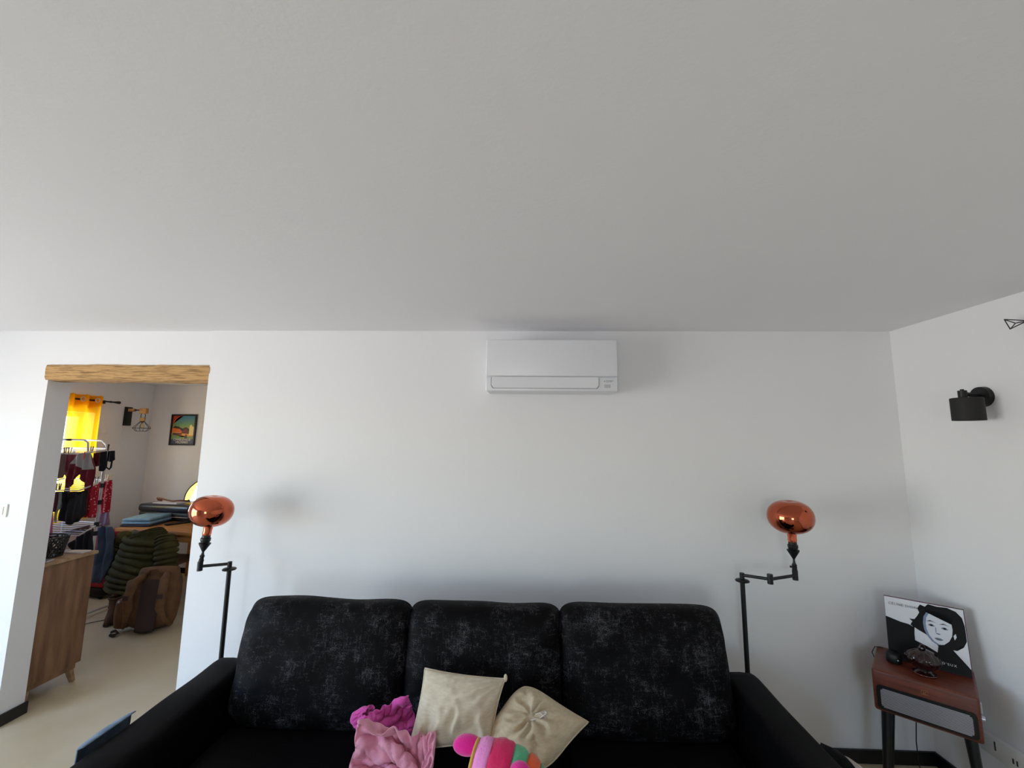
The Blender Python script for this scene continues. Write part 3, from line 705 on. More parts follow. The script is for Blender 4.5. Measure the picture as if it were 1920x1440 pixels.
# dark red glass jar
M_rglass = mat('dark_red_glass', (34, 9, 9), .10, spec=.5, coat=.2)
jl = rpw(.010, -.060, cz1)
jar = thing('glass_jar', tuple(jl), 0, 'dark red lobed glass jar with loop handle on the record player', 'jar')
smooth_by_angle(obj('foot', lathe(NB(), [(.040, 0), (.046, .003), (.046, .007), (.030, .014), (.026, .022)], 40), M_rglass, jar))
rim = NB(); tube(rim, [(.0455*math.cos(2*PI*k/32), .0455*math.sin(2*PI*k/32), .005) for k in range(32)], .0016, 6, True); obj('foot_rim', rim, mat('rim_highlight_glass', (120, 60, 56), .1, spec=.9), jar, smooth=True)
obj('bowl', lathe(NB(), [(.026, .020), (.042, .030), (.056, .046), (.060, .062), (.054, .080), (.040, .092), (.020, .099), (.004, .100)], 72, lobes=9, amp=.09), M_rglass, jar, smooth=True)
for k in range(9):
    a = 2*PI*(k+.5)/9
    bm = NB(); bmesh.ops.create_uvsphere(bm, u_segments=14, v_segments=10, radius=.013, matrix=Matrix.Translation((.059*math.cos(a), .059*math.sin(a), .062)) @ Matrix.Diagonal((1, 1, .8, 1)))
    obj('glass_boss', bm, M_rglass, jar, smooth=True)
tube_b = NB(); tube(tube_b, [(.012*math.cos(a), 0, .104+.014*math.sin(a)) for a in [PI*k/12-.3 for k in range(15)]], .0045, 8); obj('handle', tube_b, M_rglass, jar, smooth=True)
for c_ in jar.children: c_.data.transform(Matrix.Diagonal((1.02, 1.02, 1.18, 1)))
# small black speaker
bl_ = rpw(-.108, -.012, cz1)
sp = thing('small_speaker', tuple(bl_), 0, 'small round black speaker beside the leaning record sleeve', 'speaker')
smooth_by_angle(obj('casing', lathe(NB(), [(.026, 0), (.033, .004), (.035, .02), (.034, .04), (.028, .048), (.01, .051)], 28), M_black, sp))
bm = NB(); bmesh.ops.create_uvsphere(bm, u_segments=10, v_segments=8, radius=.004, matrix=Matrix.Translation((-.006, -.0345, .022))); obj('button', bm, M_silver, sp, smooth=True)

# ------------------------------------------------------------ things on the right wall
sc0 = at(1845, 744, X=XR)
M_shade = mat('black_shade_fabric', (20, 18, 19), .7)
t = thing('wall_spot_lamp', tuple(sc0), 0, 'black wall spot lamp with drum shade on the right wall', 'wall lamp')
smooth_by_angle(obj('wall_plate', rod(NB(), (XR-.001, sc0.y, sc0.z), (XR-.024, sc0.y, sc0.z), .052, .050, 32), M_black, t, world=True))
hub = Vector((XR-.115, sc0.y-.010, sc0.z+.016))
smooth_by_angle(obj('arm', rod(NB(), (XR-.02, sc0.y, sc0.z), hub, .011, n=14), M_black, t, world=True))
smooth_by_angle(obj('swivel', rod(NB(), hub+Vector((0, 0, -.03)), hub+Vector((0, 0, .014)), .018, n=18), M_black, t, world=True))
smooth_by_angle(obj('swivel_nut', rod(NB(), hub+Vector((0, 0, .012)), hub+Vector((0, 0, .021)), .008, n=12), M_black, t, world=True))
sc_c = Vector((XR-.125, sc0.y-.036, sc0.z-.012)); sr = .062
bm = NB(); prof = [(sr, -.100), (sr, 0), (sr-.004, .0015), (.012, .0015)]
lathe(bm, [(.006, .0015), (sr-.003, .0015), (sr, -.001), (sr, -.112), (sr-.003, -.112), (sr-.003, -.004), (.006, -.003)], 40, Matrix.Translation(sc_c))
smooth_by_angle(obj('lamp_shade', bm, M_shade, t, world=True))
# wire decoration
w = [at(1883, 599, X=XR-.09), at(1894, 617, X=XR-.13), at(1904, 606, X=XR-.03), at(1927, 601, X=XR-.05), at(1990, 575, X=XR-.11), at(1975, 640, X=XR-.10), at(1955, 560, X=XR-.06)]
t = thing('wire_light_cage', (XR, w[3].y, w[3].z), 0, 'black wire geometric wall light cage high on the right wall', 'wall lamp')
for a, b in ((0, 1), (0, 2), (1, 2), (0, 3), (1, 3), (2, 3), (3, 4), (3, 5), (4, 5), (3, 6), (4, 6)):
    obj('wire', rod(NB(), w[a], w[b], .0022, n=8), M_black, t, world=True)
smooth_by_angle(obj('wall_plate', rod(NB(), (XR-.001, w[3].y-.02, w[3].z), (XR-.02, w[3].y-.02, w[3].z), .03, n=24), M_black, t, world=True))
obj('wall_arm', rod(NB(), (XR-.01, w[3].y-.02, w[3].z), w[3], .004, n=8), M_black, t, world=True)
# socket block
M_white = mat('white_plastic', (228, 228, 226), .4)
c = at(1893, 1412, X=XR)
t = thing('power_socket', (XR, c.y, c.z-.06), 0, 'white socket block low on the right wall by the skirting', 'socket')
smooth_by_angle(obj('block', box(NB(), (XR-.032, c.y-.17, c.z-.05), (XR, c.y+.11, c.z+.045), .006), M_white, t, world=True))
obj('slot', box(NB(), (XR-.034, c.y+.030, c.z-.012), (XR-.030, c.y+.036, c.z+.028)), M_gap, t, world=True)
for dy in (-.045, -.062): obj('slot', box(NB(), (XR-.034, c.y+dy-.003, c.z-.018), (XR-.030, c.y+dy+.003, c.z+.004)), M_gap, t, world=True)
# light switch on the left
M_ivory = mat('ivory_plastic', (238, 238, 226), .35)
c = at(4, 957, Y=DL)
t = thing('light_switch', tuple(c), 0, 'white square rocker light switch on the wall beside the doorway', 'switch')
smooth_by_angle(obj('plate', box(NB(), (c.x-.042, DL-.010, c.z-.042), (c.x+.042, DL, c.z+.042), .004), M_ivory, t, world=True))
smooth_by_angle(obj('rocker', box(NB(), (c.x-.022, DL-.015, c.z-.026), (c.x+.022, DL-.008, c.z+.026), .003), M_ivory, t, world=True))

#PART2
# ============================================================ the further room
# curtain and rod
M_curt = mat('yellow_voile', (240, 172, 14), .9)
n = M_curt.node_tree; b = n.nodes['Principled BSDF']; tr = n.nodes.new('ShaderNodeBsdfTranslucent'); tr.inputs[0].default_value = lin((255, 196, 20)); mxs = n.nodes.new('ShaderNodeMixShader'); mxs.inputs[0].default_value = .62
n.links.new(b.outputs[0], mxs.inputs[1]); n.links.new(tr.outputs[0], mxs.inputs[2]); tp_ = n.nodes.new('ShaderNodeBsdfTransparent'); tp_.inputs[0].default_value = lin((255, 226, 120)); mx3 = n.nodes.new('ShaderNodeMixShader'); mx3.inputs[0].default_value = .22; n.links.new(mxs.outputs[0], mx3.inputs[1]); n.links.new(tp_.outputs[0], mx3.inputs[2]); n.links.new(mx3.outputs[0], n.nodes['Material Output'].inputs[0])
RX = X2+.09
def rxz(u, v): return at(u, v, X=RX)
ry1 = rxz(224, 757).y; rzd = rxz(190, 752).z
rodt = thing('curtain_rod', (X2, ry1-.8, rzd), 0, 'dark curtain rod with club finial above the yellow curtain', 'curtain rod')
obj('rod', rod(NB(), (RX, 3.5, rzd), (RX, ry1-.12, rzd), .010, n=12), M_black, rodt, world=True, smooth=False)
obj('finial', lathe(NB(), [(.010, -.13), (.013, -.12), (.010, -.10), (.012, -.06), (.018, -.02), (.019, 0), (.010, .012)], 16, Matrix.Translation((RX, ry1, rzd)) @ Matrix.Rotation(-PI/2, 4, 'X')), M_black, rodt, smooth=True, world=True)
yb = rxz(195, 753).y
bm = NB(); box(bm, (X2, yb-.012, rzd-.06), (X2+.012, yb+.012, rzd+.03), .002); rod(bm, (X2+.005, yb, rzd-.02), (RX, yb, rzd-.012), .007); box(bm, (RX-.012, yb-.01, rzd-.03), (RX+.014, yb+.01, rzd+.012), .003)
obj('bracket', bm, M_black, rodt, world=True)
cy0, cy1 = rxz(127, 745).y, rxz(193, 750).y
ct = thing('curtain', (RX, (cy0+cy1)/2, 0), 0, 'sheer mustard yellow eyelet curtain hanging in front of the window', 'curtain')
bm = NB(); g = {}; ny, nz_ = 60, 26
for i in range(ny+1):
    s = i/ny
    for j in range(nz_+1):
        v = j/nz_; z = rzd+.05 - (rzd-.80)*v
        y = cy0 + (cy1-cy0)*s*(1+.02*v) + .02*v
        amp = .034*(1-.35*v)
        x = RX + amp*math.sin(s*2*PI*2.5+.6) + .012*math.sin(s*17+v*5)*v
        if j == 0: z += .012*math.sin(s*2*PI*5)
        g[i, j] = bm.verts.new((x, y, z))
for i in range(ny):
    for j in range(nz_): bm.faces.new((g[i, j], g[i+1, j], g[i+1, j+1], g[i, j+1]))
obj('drape', bm, M_curt, ct, smooth=True, world=True)
bm = NB(); g = {}
for i in range(ny+1):                       # doubled header band hangs as a shallow swag
    s = i/ny
    for j in range(5):
        z = rzd+.055 - (.135+.02*math.sin(s*2*PI*2))*j/4
        g[i, j] = bm.verts.new((RX+.010+.038*math.sin(s*2*PI*2.5+.6), cy0+(cy1-cy0)*s, z))
for i in range(ny):
    for j in range(4): bm.faces.new((g[i, j], g[i+1, j], g[i+1, j+1], g[i, j+1]))
obj('header_band', bm, M_curt, ct, smooth=True, world=True)
for s in (.30, .72):
    y = cy0+(cy1-cy0)*s; bm = NB()
    tube(bm, [(RX+.052, y+.024*math.cos(2*PI*k/20), rzd+.024*math.sin(2*PI*k/20)) for k in range(20)], .005, 6, True)
    obj('eyelet', bm, M_silver, ct, smooth=True, world=True)
# small switch plate by the curtain, wooden cage lamp
c = at(190, 808, X=X2)
t = thing('wall_switch', tuple(c), 0, 'small pale switch plate on the wall right of the curtain', 'switch')
smooth_by_angle(obj('plate', box(NB(), (X2, c.y-.075, c.z-.04), (X2+.01, c.y+.075, c.z+.04), .003), M_white, t, world=True))
for dy in (-.036, .036): smooth_by_angle(obj('rocker', box(NB(), (X2+.006, c.y+dy-.024, c.z-.024), (X2+.014, c.y+dy+.024, c.z+.024), .002), M_white, t, world=True))
M_lwood = mat('light_wood', (196, 150, 92), .55, c2=(166, 120, 66), scale=6, stretch=(3, 3, 14))
M_glassb = mat('clear_bulb', (250, 235, 205), .05, trans=.8)
c = at(238, 781, X=X2)
t = thing('cage_wall_lamp', tuple(c), 0, 'wooden bracket wall lamp with black wire diamond cage', 'wall lamp')
smooth_by_angle(obj('back_plate', box(NB(), (X2, c.y-.05, c.z-.12), (X2+.022, c.y+.05, c.z+.125), .003), M_black, t, world=True))
LX = X2+.22; la = at(259, 770, X=LX)
az_ = c.z+.085
smooth_by_angle(obj('wooden_block', box(NB(), (X2+.02, c.y-.02, az_-.02), (X2+.10, c.y+.022, az_+.02), .004), M_lwood, t, world=True))
smooth_by_angle(obj('pivot', rod(NB(), (X2+.09, c.y, az_), (LX-.03, c.y, az_), .008, n=12), M_black, t, world=True))
smooth_by_angle(obj('arm_head', box(NB(), (LX-.045, c.y-.022, az_-.045), (LX+.05, c.y+.022, az_+.025), .006), M_lwood, t, world=True))
cg = Vector((LX, c.y, 0))
for s_ in (-1, 1): obj('rope', tube(NB(), [(LX+.02*s_, c.y, az_-.03), (LX+.030*s_, c.y, az_-.07), (LX+.026*s_, c.y, az_-.12)], .004, 8), M_black, t, smooth=True, world=True)
smooth_by_angle(obj('socket', rod(NB(), (LX, c.y, az_-.10), (LX, c.y, az_-.145), .030, n=20), M_lwood, t, world=True))
smooth_by_angle(obj('socket_collar', rod(NB(), (LX, c.y, az_-.145), (LX, c.y, az_-.158), .024, n=20), M_black, t, world=True))
obj('bulb', lathe(NB(), [(.010, 0), (.014, -.02), (.024, -.05), (.022, -.068), (.010, -.08)], 20, Matrix.Translation((LX, c.y, az_-.155))), M_glassb, t, smooth=True, world=True)
nseg = 6; ztop, zmid, zbot = az_-.155, az_-.235, az_-.275
ringp = lambda r, z, off=0: [Vector((LX+r*math.cos(2*PI*(k+off)/nseg), c.y+r*math.sin(2*PI*(k+off)/nseg), z)) for k in range(nseg)]
tp, md, bt_ = ringp(.026, ztop), ringp(.098, zmid), ringp(.058, zbot)
for k in range(nseg):
    for a, b_ in ((tp[k], md[k]), (md[k], bt_[k]), (md[k], md[(k+1) % nseg]), (bt_[k], bt_[(k+1) % nseg])): obj('wire', rod(NB(), a, b_, .0028, n=6), M_black, t, world=True)
obj('cable_cover', box(NB(), (X2, c.y-.045, c.z-.42), (X2+.006, c.y-.037, c.z-.13)), M_white, t, world=True)

# framed travel poster
pc = [at(325, 776, Y=Y2), at(372, 778, Y=Y2), at(364, 836, Y=Y2), at(317, 834, Y=Y2)]
px0, px1 = (pc[0].x+pc[3].x)/2, (pc[1].x+pc[2].x)/2; pz0, pz1 = (pc[2].z+pc[3].z)/2, (pc[0].z+pc[1].z)/2
t = thing('framed_poster', ((px0+px1)/2, Y2, pz0), 0, 'black framed colourful travel poster on the far wall', 'picture')
fw_ = .022
for n_, lo, hi in (('frame_side', (px0, Y2-.022, pz0), (px0+fw_, Y2, pz1)), ('frame_side', (px1-fw_, Y2-.022, pz0), (px1, Y2, pz1)), ('frame_side', (px0+fw_, Y2-.022, pz0), (px1-fw_, Y2, pz0+fw_)), ('frame_side', (px0+fw_, Y2-.022, pz1-fw_), (px1-fw_, Y2, pz1))):
    obj(n_, box(NB(), lo, hi, .002), M_black, t, world=True)
pw, ph = px1-px0-2*fw_, pz1-pz0-2*fw_
M_psky = mat('poster_sky', (70, 140, 140), .4); n = M_psky.node_tree; b = n.nodes['Principled BSDF']
tcx = n.nodes.new('ShaderNodeTexCoord'); sx_ = n.nodes.new('ShaderNodeSeparateXYZ'); rpx = n.nodes.new('ShaderNodeValToRGB')
rpx.color_ramp.elements[0].position = .42; rpx.color_ramp.elements[0].color = lin((222, 186, 70)); rpx.color_ramp.elements[1].position = .92; rpx.color_ramp.elements[1].color = lin((58, 132, 150))
e_ = rpx.color_ramp.elements.new(.62); e_.color = lin((120, 160, 90))
n.links.new(tcx.outputs['Generated'], sx_.inputs[0]); n.links.new(sx_.outputs[2], rpx.inputs[0]); n.links.new(rpx.outputs[0], b.inputs['Base Color'])
sheet = obj('poster_sheet', box(NB(), (px0+fw_, Y2-.010, pz0+fw_), (px1-fw_, Y2-.006, pz1-fw_)), M_psky, t, world=True)
PC = {k: mat('poster_'+k, v, .4) for k, v in dict(red=(176, 58, 34), orange=(226, 112, 40), brown=(84, 40, 40), maroon=(120, 50, 48), cream=(250, 226, 150), gold=(236, 160, 60), green=(120, 150, 90), navy=(52, 58, 92), white=(240, 236, 220), dark=(48, 44, 44)).items()}
def pp(name, poly, col, lay):
    bm = prism(NB(), [(px0+fw_+x*pw, pz0+fw_+y*ph) for x, y in poly], .0004, Matrix.Translation((0, Y2-.010-.0004*lay, 0)) @ Matrix.Rotation(PI/2, 4, 'X'))
    obj(name, bm, PC[col], sheet, world=True)
arc = [(.0, 1.0), (.45, 1.0)] + [(.45-.45*math.sin(a), .62+.38*math.cos(a)) for a in [PI/2*k/8 for k in range(9)]] + [(0, .62)]
pp('printed_arch', arc, 'red', 1)
pp('printed_arch', [(.34, 1.0), (.45, 1.0)] + [(.45-.45*math.sin(a), .62+.38*math.cos(a)) for a in [PI/2*k/8 for k in range(9)]] + [(0, .58), (.04, .72), (.14, .88)], 'orange', 2)
pp('printed_hills', [(0, .56), (.12, .64), (.2, .60), (.30, .62), (.42, .52), (.62, .60), (.72, .55), (.78, .48), (1, .50), (1, .4), (0, .4)], 'dark', 3)
pp('printed_roof', [(0, .57), (.34, .53), (.46, .44), (.46, .40), (0, .40)], 'orange', 4)
pp('printed_roof', [(.46, .44), (.62, .56), (.76, .44), (.76, .36), (.42, .38)], 'maroon', 4)
pp('printed_house', [(0, .40), (.76, .38), (1, .38), (1, .20), (0, .20)], 'gold', 4)
pp('printed_arcade', [(.04, .39), (.46, .37), (.46, .32), (.04, .31)], 'brown', 5)
pp('printed_tower', [(.78, .30), (.78, .62), (.84, .70), (.92, .62), (.98, .60), (.98, .30)], 'cream', 5)
pp('printed_trees', [(.0, .30), (.2, .32), (.46, .24), (.7, .26), (1, .27), (1, .16), (0, .16)], 'green', 5)
pp('printed_statue', [(.60, .16), (.62, .32), (.66, .34), (.70, .31), (.72, .16)], 'brown', 6)
pp('printed_ground', [(0, .16), (1, .17), (1, 0), (0, 0)], 'navy', 6)
for s_, z_ in (('CHARLEVILLE', .112), ('MEZIERES', .018)):
    MT = Matrix.Translation((px0+fw_+pw/2, Y2-.0134, pz0+fw_+z_*ph)) @ Matrix.Rotation(PI/2, 4, 'X')
    obj('lettering', text_bm(s_, .041, MT, align='CENTER'), PC['white'], sheet, world=True)

# table against the far wall
M_pine = mat('honey_pine', (190, 128, 62), .5, c2=(160, 100, 44), scale=5, stretch=(1, 12, 12), detail=6)
TZ = .78
fl_, fr_ = at(216, 990, Z=TZ), at(362, 999, Z=TZ)
dv = (fr_-fl_).normalized(); trz = math.atan2(dv.y, dv.x)
tb = thing('wooden_table', (fl_.x, fl_.y, 0), trz, 'honey coloured wooden table against the far wall', 'table')
tw, td = 1.75, 1.0
smooth_by_angle(obj('table_top', box(NB(), (0, 0, TZ-.035), (tw, td, TZ), .004), M_pine, tb))
for x_, y_ in ((.03, .03), (tw-.10, .03), (.03, td-.10), (tw-.10, td-.10)): obj('leg', box(NB(), (x_, y_, 0), (x_+.07, y_+.07, TZ-.035), .004), M_pine, tb)
obj('apron', box(NB(), (.10, .045, TZ-.12), (tw-.10, .065, TZ-.035)), M_pine, tb)
obj('side_apron', box(NB(), (.045, .10, TZ-.12), (.065, td-.10, TZ-.035)), M_pine, tb)
def tl(u, v, dz=0): return at(u, v, Z=TZ+dz)
# folded blue cloth
M_bluec = mat('sky_blue_cloth', (140, 176, 194), .85, c2=(120, 156, 178), scale=12, bump=.2, bscale=200)
cb = Vector((fl_.x+.14, fl_.y+.26, TZ)); t = thing('folded_towel', tuple(cb), trz+.25, 'folded light blue cloth on the table corner', 'towel')
M_navy = mat('navy_fabric', (34, 40, 62), .7)
def slab(w, d, z0, z1, seed, r=.016):
    bm = NB(); box(bm, (-w/2, -d/2, z0), (w/2, d/2, z1), r, 4); bmesh.ops.subdivide_edges(bm, edges=bm.edges[:], cuts=2, use_grid_fill=True)
    for v in bm.verts: v.co += Vector((0, 0, 1))*(.008*noise.noise(v.co*7+Vector((seed, 0, 0))))*((v.co.z-z0)/(z1-z0)) + Vector((noise.noise(v.co*5), noise.noise(v.co*5+Vector((4, 0, 0))), 0))*.008
    return bm
for k in range(2): obj('folded_layer', slab(.33-.01*k, .36, .022+.036*k, .058+.036*k, k), M_bluec, t, smooth=True)
obj('bottom_layer', slab(.33, .38, 0, .022, 7, .008), M_navy, t, smooth=True, label='dark navy underside layer')
# laptop bag with papers
M_bagn = mat('dark_navy_leather', (30, 32, 50), .28, spec=.6); M_bagb = mat('dark_bag', (20, 20, 26), .5)
bgc = Vector((-4.70, 5.43, TZ)); t = thing('laptop_bag', tuple(bgc), trz, 'shiny dark navy laptop bag lying on the table', 'bag')
smooth_by_angle(obj('bag_body', box(NB(), (-.15, -.10, 0), (.62, .17, .105), .02, 4), M_bagb, t))
smooth_by_angle(obj('bag_flap', box(NB(), (-.16, -.115, .10), (.62, .18, .195), .035, 5), M_bagn, t))
obj('zip', tube(NB(), [(-.14, -.105, .05), (.60, -.105, .05)], .004, 6), M_silver, t)
pb = thing('paper_stack', (bgc.x+.10, bgc.y+.02, TZ+.196), trz, 'loose white papers lying on top of the laptop bag', 'papers')
M_paper = mat('paper', (224, 222, 232), .7)
for k in range(3): 
    bm = NB(); box(bm, (-.10, -.09, .004*k), (.26-.02*k, .14, .004*k+.003)); bm.transform(Matrix.Rotation(.06*k, 4, 'Z')); obj('sheet', bm, M_paper, pb)
M_strap = mat('brown_leather', (122, 72, 52), .5)
SQ = Vector((bgc.x+.06, bgc.y-.02, TZ+.212))
one('leather_strap', tube(NB(), [SQ+Vector(p) for p in ((.0, .02, .012), (-.04, .01, .022), (-.03, -.02, .046), (.03, -.03, .044), (.10, -.02, .024), (.18, -.03, .014), (.27, -.02, .020), (.36, .02, .012), (.30, .08, .012))], .011, 8), M_strap, 'brown leather strap curled on the papers and bag', 'strap', True)
# phone / sheath
rc = (tl(318, 986)+tl(357, 978))/2
bm = NB(); box(bm, (-.15, -.035, 0), (.15, .035, .018), .008, 3); bm.transform(Matrix.Translation(rc) @ Matrix.Rotation(1.0, 4, 'Z'))
smooth_by_angle(one('remote_control', bm, M_black, 'long black remote control lying near the table front edge', 'remote control'))
# round mirror
M_mirror = mat('mirror_glass', (235, 235, 238), .02, metal=1)
mrad = .235; mcn = at(379, 940, Y=5.74); lean_m = math.radians(14.5)
mcn.z = TZ+.004+mrad*math.cos(lean_m)
t = thing('round_mirror', (mcn.x, mcn.y-mrad*math.sin(lean_m), TZ), 0, 'round mirror with thin black rim leaning on the far wall', 'mirror')
Mr = Matrix.Translation(mcn) @ Matrix.Rotation(math.radians(3.5), 4, 'Z') @ Matrix.Rotation(-lean_m, 4, 'X') @ Matrix.Rotation(PI/2, 4, 'X')
smooth_by_angle(obj('mirror_glass', lathe(NB(), [(mrad, -.006), (mrad, 0), (mrad*.5, .0002)], 64, Mr), M_mirror, t, world=True))
obj('rim', tube(NB(), [Mr @ Vector((mrad*math.cos(2*PI*k/48), mrad*math.sin(2*PI*k/48), 0)) for k in range(48)], .007, 8, True), M_black, t, smooth=True, world=True)
smooth_by_angle(one('speaker_box', box(NB(), (-4.06, 5.36, TZ), (-3.80, 5.50, TZ+.42), .01), M_black, 'tall black speaker box standing in front of the round mirror', 'speaker'))

# chair with puffer jacket
M_chairw = mat('brown_chair_wood', (104, 66, 40), .5, c2=(84, 52, 30), scale=5, stretch=(8, 8, 1))
jc = Vector((-3.99, 4.62, 0))
ch = thing('wooden_chair', (jc.x, jc.y+.04, 0), 0, 'brown wooden chair mostly hidden beneath the puffer jacket', 'chair')
for x_ in (-.19, .19): obj('leg', box(NB(), (x_-.017, -.017, 0), (x_+.017, .017, .70), .003), M_chairw, ch); obj('leg', box(NB(), (x_-.017, .36, 0), (x_+.017, .394, .44), .003), M_chairw, ch)
obj('seat', box(NB(), (-.22, -.02, .43), (.22, .40, .46), .006), M_chairw, ch)
obj('top_rail', box(NB(), (-.21, -.012, .66), (.21, .012, .74), .006), M_chairw, ch)
obj('stretcher', box(NB(), (-.30, -.03, .13), (.19, -.005, .17), .003), M_chairw, ch)
M_olive = mat('olive_nylon', (72, 68, 34), .7, spec=.2, c2=(58, 54, 28), scale=9, bump=.25, bscale=40)
jk = thing('puffer_jacket', (jc.x, jc.y, .18), 0, 'olive green quilted puffer jacket hung over a chair back', 'jacket')
def quilted(path, radii, flat, n=24, per=8, rows=9, seed=0, ax=(0, 1, 0)):
    """path of centre points with half widths; ridges of padding run round it"""
    bm = NB(); rings = []; m = len(path)
    tot = rows*per
    for i in range(tot+1):
        s = i/tot*(m-1); k = min(int(s), m-2); f = s-k
        c = path[k].lerp(path[k+1], f); w = radii[k][0]*(1-f)+radii[k+1][0]*f; d = radii[k][1]*(1-f)+radii[k+1][1]*f
        pad = abs(math.sin(PI*i/per))**.55*.020
        t_ = (path[k+1]-path[k]).normalized(); yv = Vector(ax); xv = yv.cross(t_).normalized(); yv = t_.cross(xv).normalized()
        rg = []
        for j in range(n):
            a = 2*PI*j/n; ca, sa = math.cos(a), math.sin(a)
            p = c + xv*(w+pad)*(abs(ca)**.75)*(1 if ca > 0 else -1) + yv*(d+pad*1.3)*sa
            p += Vector((0, 0, .012*noise.noise(p*6+Vector((seed, 0, 0)))))+Vector((0, .012*noise.noise(p*8+Vector((0, seed, 0))), 0))
            rg.append(bm.verts.new(p))
        rings.append(rg)
    for A_, B_ in zip(rings, rings[1:]):
        for j in range(n): bm.faces.new((A_[j], A_[(j+1) % n], B_[(j+1) % n], B_[j]))
    bm.faces.new(rings[0][::-1]); bm.faces.new(rings[-1])
    return bm
V = Vector
jb = quilted([V((-4.050, 4.590, 0.800)), V((-4.030, 4.560, 0.740)), V((-4.050, 4.550, 0.550)), V((-4.091, 4.530, 0.350)), V((-4.110, 4.510, 0.200))], [(.15, .05), (.21, .08), (.22, .09), (.24, .10), (.23, .08)], 0, 28, 7, 12, 1)
body_ = obj('jacket_body', jb, M_olive, jk, smooth=True, world=True)
obj('sleeve', quilted([V((-3.828, 4.570, 0.770)), V((-3.768, 4.530, 0.660)), V((-3.728, 4.510, 0.480)), V((-3.707, 4.510, 0.260))], [(.06, .06), (.085, .075), (.080, .07), (.06, .055)], 0, 20, 6, 11, 4), M_olive, jk, smooth=True, world=True)
obj('sleeve', quilted([V((-4.272, 4.590, 0.770)), V((-4.322, 4.630, 0.660)), V((-4.362, 4.630, 0.460)), V((-4.392, 4.630, 0.220))], [(.05, .05), (.07, .06), (.065, .06), (.05, .05)], 0, 20, 6, 11, 9), M_olive, jk, smooth=True, world=True)
obj('collar', tube(NB(), [(-4.17, 4.57, .80), (-4.11, 4.53, .795), (-4.01, 4.52, .785), (-3.91, 4.55, .80), (-3.89, 4.61, .81)], .026, 10), M_olive, jk, smooth=True, world=True)

# backpack
M_coy = mat('coyote_nylon', (112, 78, 48), .8, c2=(92, 62, 38), scale=12, bump=.3, bscale=160); M_coy2 = mat('dark_mesh_panel', (62, 44, 42), .9, bump=.4, bscale=300)
bpk = thing('backpack', (-3.55, 4.20, 0), math.radians(14), 'brown military style backpack standing on the floor by the jacket', 'backpack')
bm = puff(NB(), .40, .52, .26, 22, .45, 4, .5, wr=lambda u, v, s: .012*noise.noise(V((u*3, v*3, s))), M=Matrix.Translation((0, 0.02, .262)) @ Matrix.Rotation(math.radians(-7), 4, 'X'))
obj('main_compartment', bm, M_coy, bpk, smooth=True)
obj('back_panel', puff(NB(), .17, .46, .05, 14, .3, 4, .5, M=Matrix.Translation((.01, -.115, .245)) @ Matrix.Rotation(math.radians(-7), 4, 'X')), M_coy2, bpk, smooth=True)
for s_ in (-1, 1):
    bm = NB(); pth = [V((s_*.09+.01, -.04, .50)), V((s_*.12+.01, -.14, .47)), V((s_*.135+.01, -.185, .36)), V((s_*.125+.01, -.18, .24)), V((s_*.15+.01, -.15, .14)), V((s_*.19+.01, -.10, .06))]
    tube(bm, pth, [.030, .036, .036, .034, .022, .012], 10)
    for v in bm.verts: v.co.y = v.co.y
    st_ = obj('shoulder_strap', bm, M_coy, bpk, smooth=True)
    bm = NB(); box(bm, (s_*.135-.022+.01, -.226, .335), (s_*.135+.022+.01, -.200, .375), .005); obj('strap_buckle', bm, M_coy2, st_)
obj('grab_handle', tube(NB(), [(-.05, -.05, .51), (-.03, -.06, .55), (.03, -.06, .555), (.06, -.05, .515)], .013, 8), M_coy, bpk, smooth=True)
obj('top_lid', puff(NB(), .36, .20, .16, 16, .4, 3, .5, M=Matrix.Translation((0, .03, .46)) @ Matrix.Rotation(math.radians(-12), 4, 'X')), M_coy, bpk, smooth=True)
obj('side_pocket', puff(NB(), .16, .28, .15, 16, .5, 3, .5, M=Matrix.Translation((-.225, -.01, .165)) @ Matrix.Rotation(math.radians(25), 4, 'Z')), M_coy, bpk, smooth=True)
obj('upper_side_pocket', puff(NB(), .10, .20, .12, 14, .5, 3, .5, M=Matrix.Translation((-.195, .0, .36)) @ Matrix.Rotation(math.radians(20), 4, 'Z')), M_coy, bpk, smooth=True)
bm = NB()
tube(bm, [(-.27, -.09, .03), (-.23, -.12, .05), (-.20, -.12, .025), (-.24, -.13, .018), (-.27, -.11, .014), (-.22, -.14, .014)], .012, 8); obj('strap_end', bm, M_coy2, bpk, smooth=True)
bm = NB(); bmesh.ops.create_uvsphere(bm, u_segments=12, v_segments=8, radius=.010, matrix=Matrix.Translation((-.245, -.085, .285))); obj('metal_ring', bm, M_silver, bpk, smooth=True)

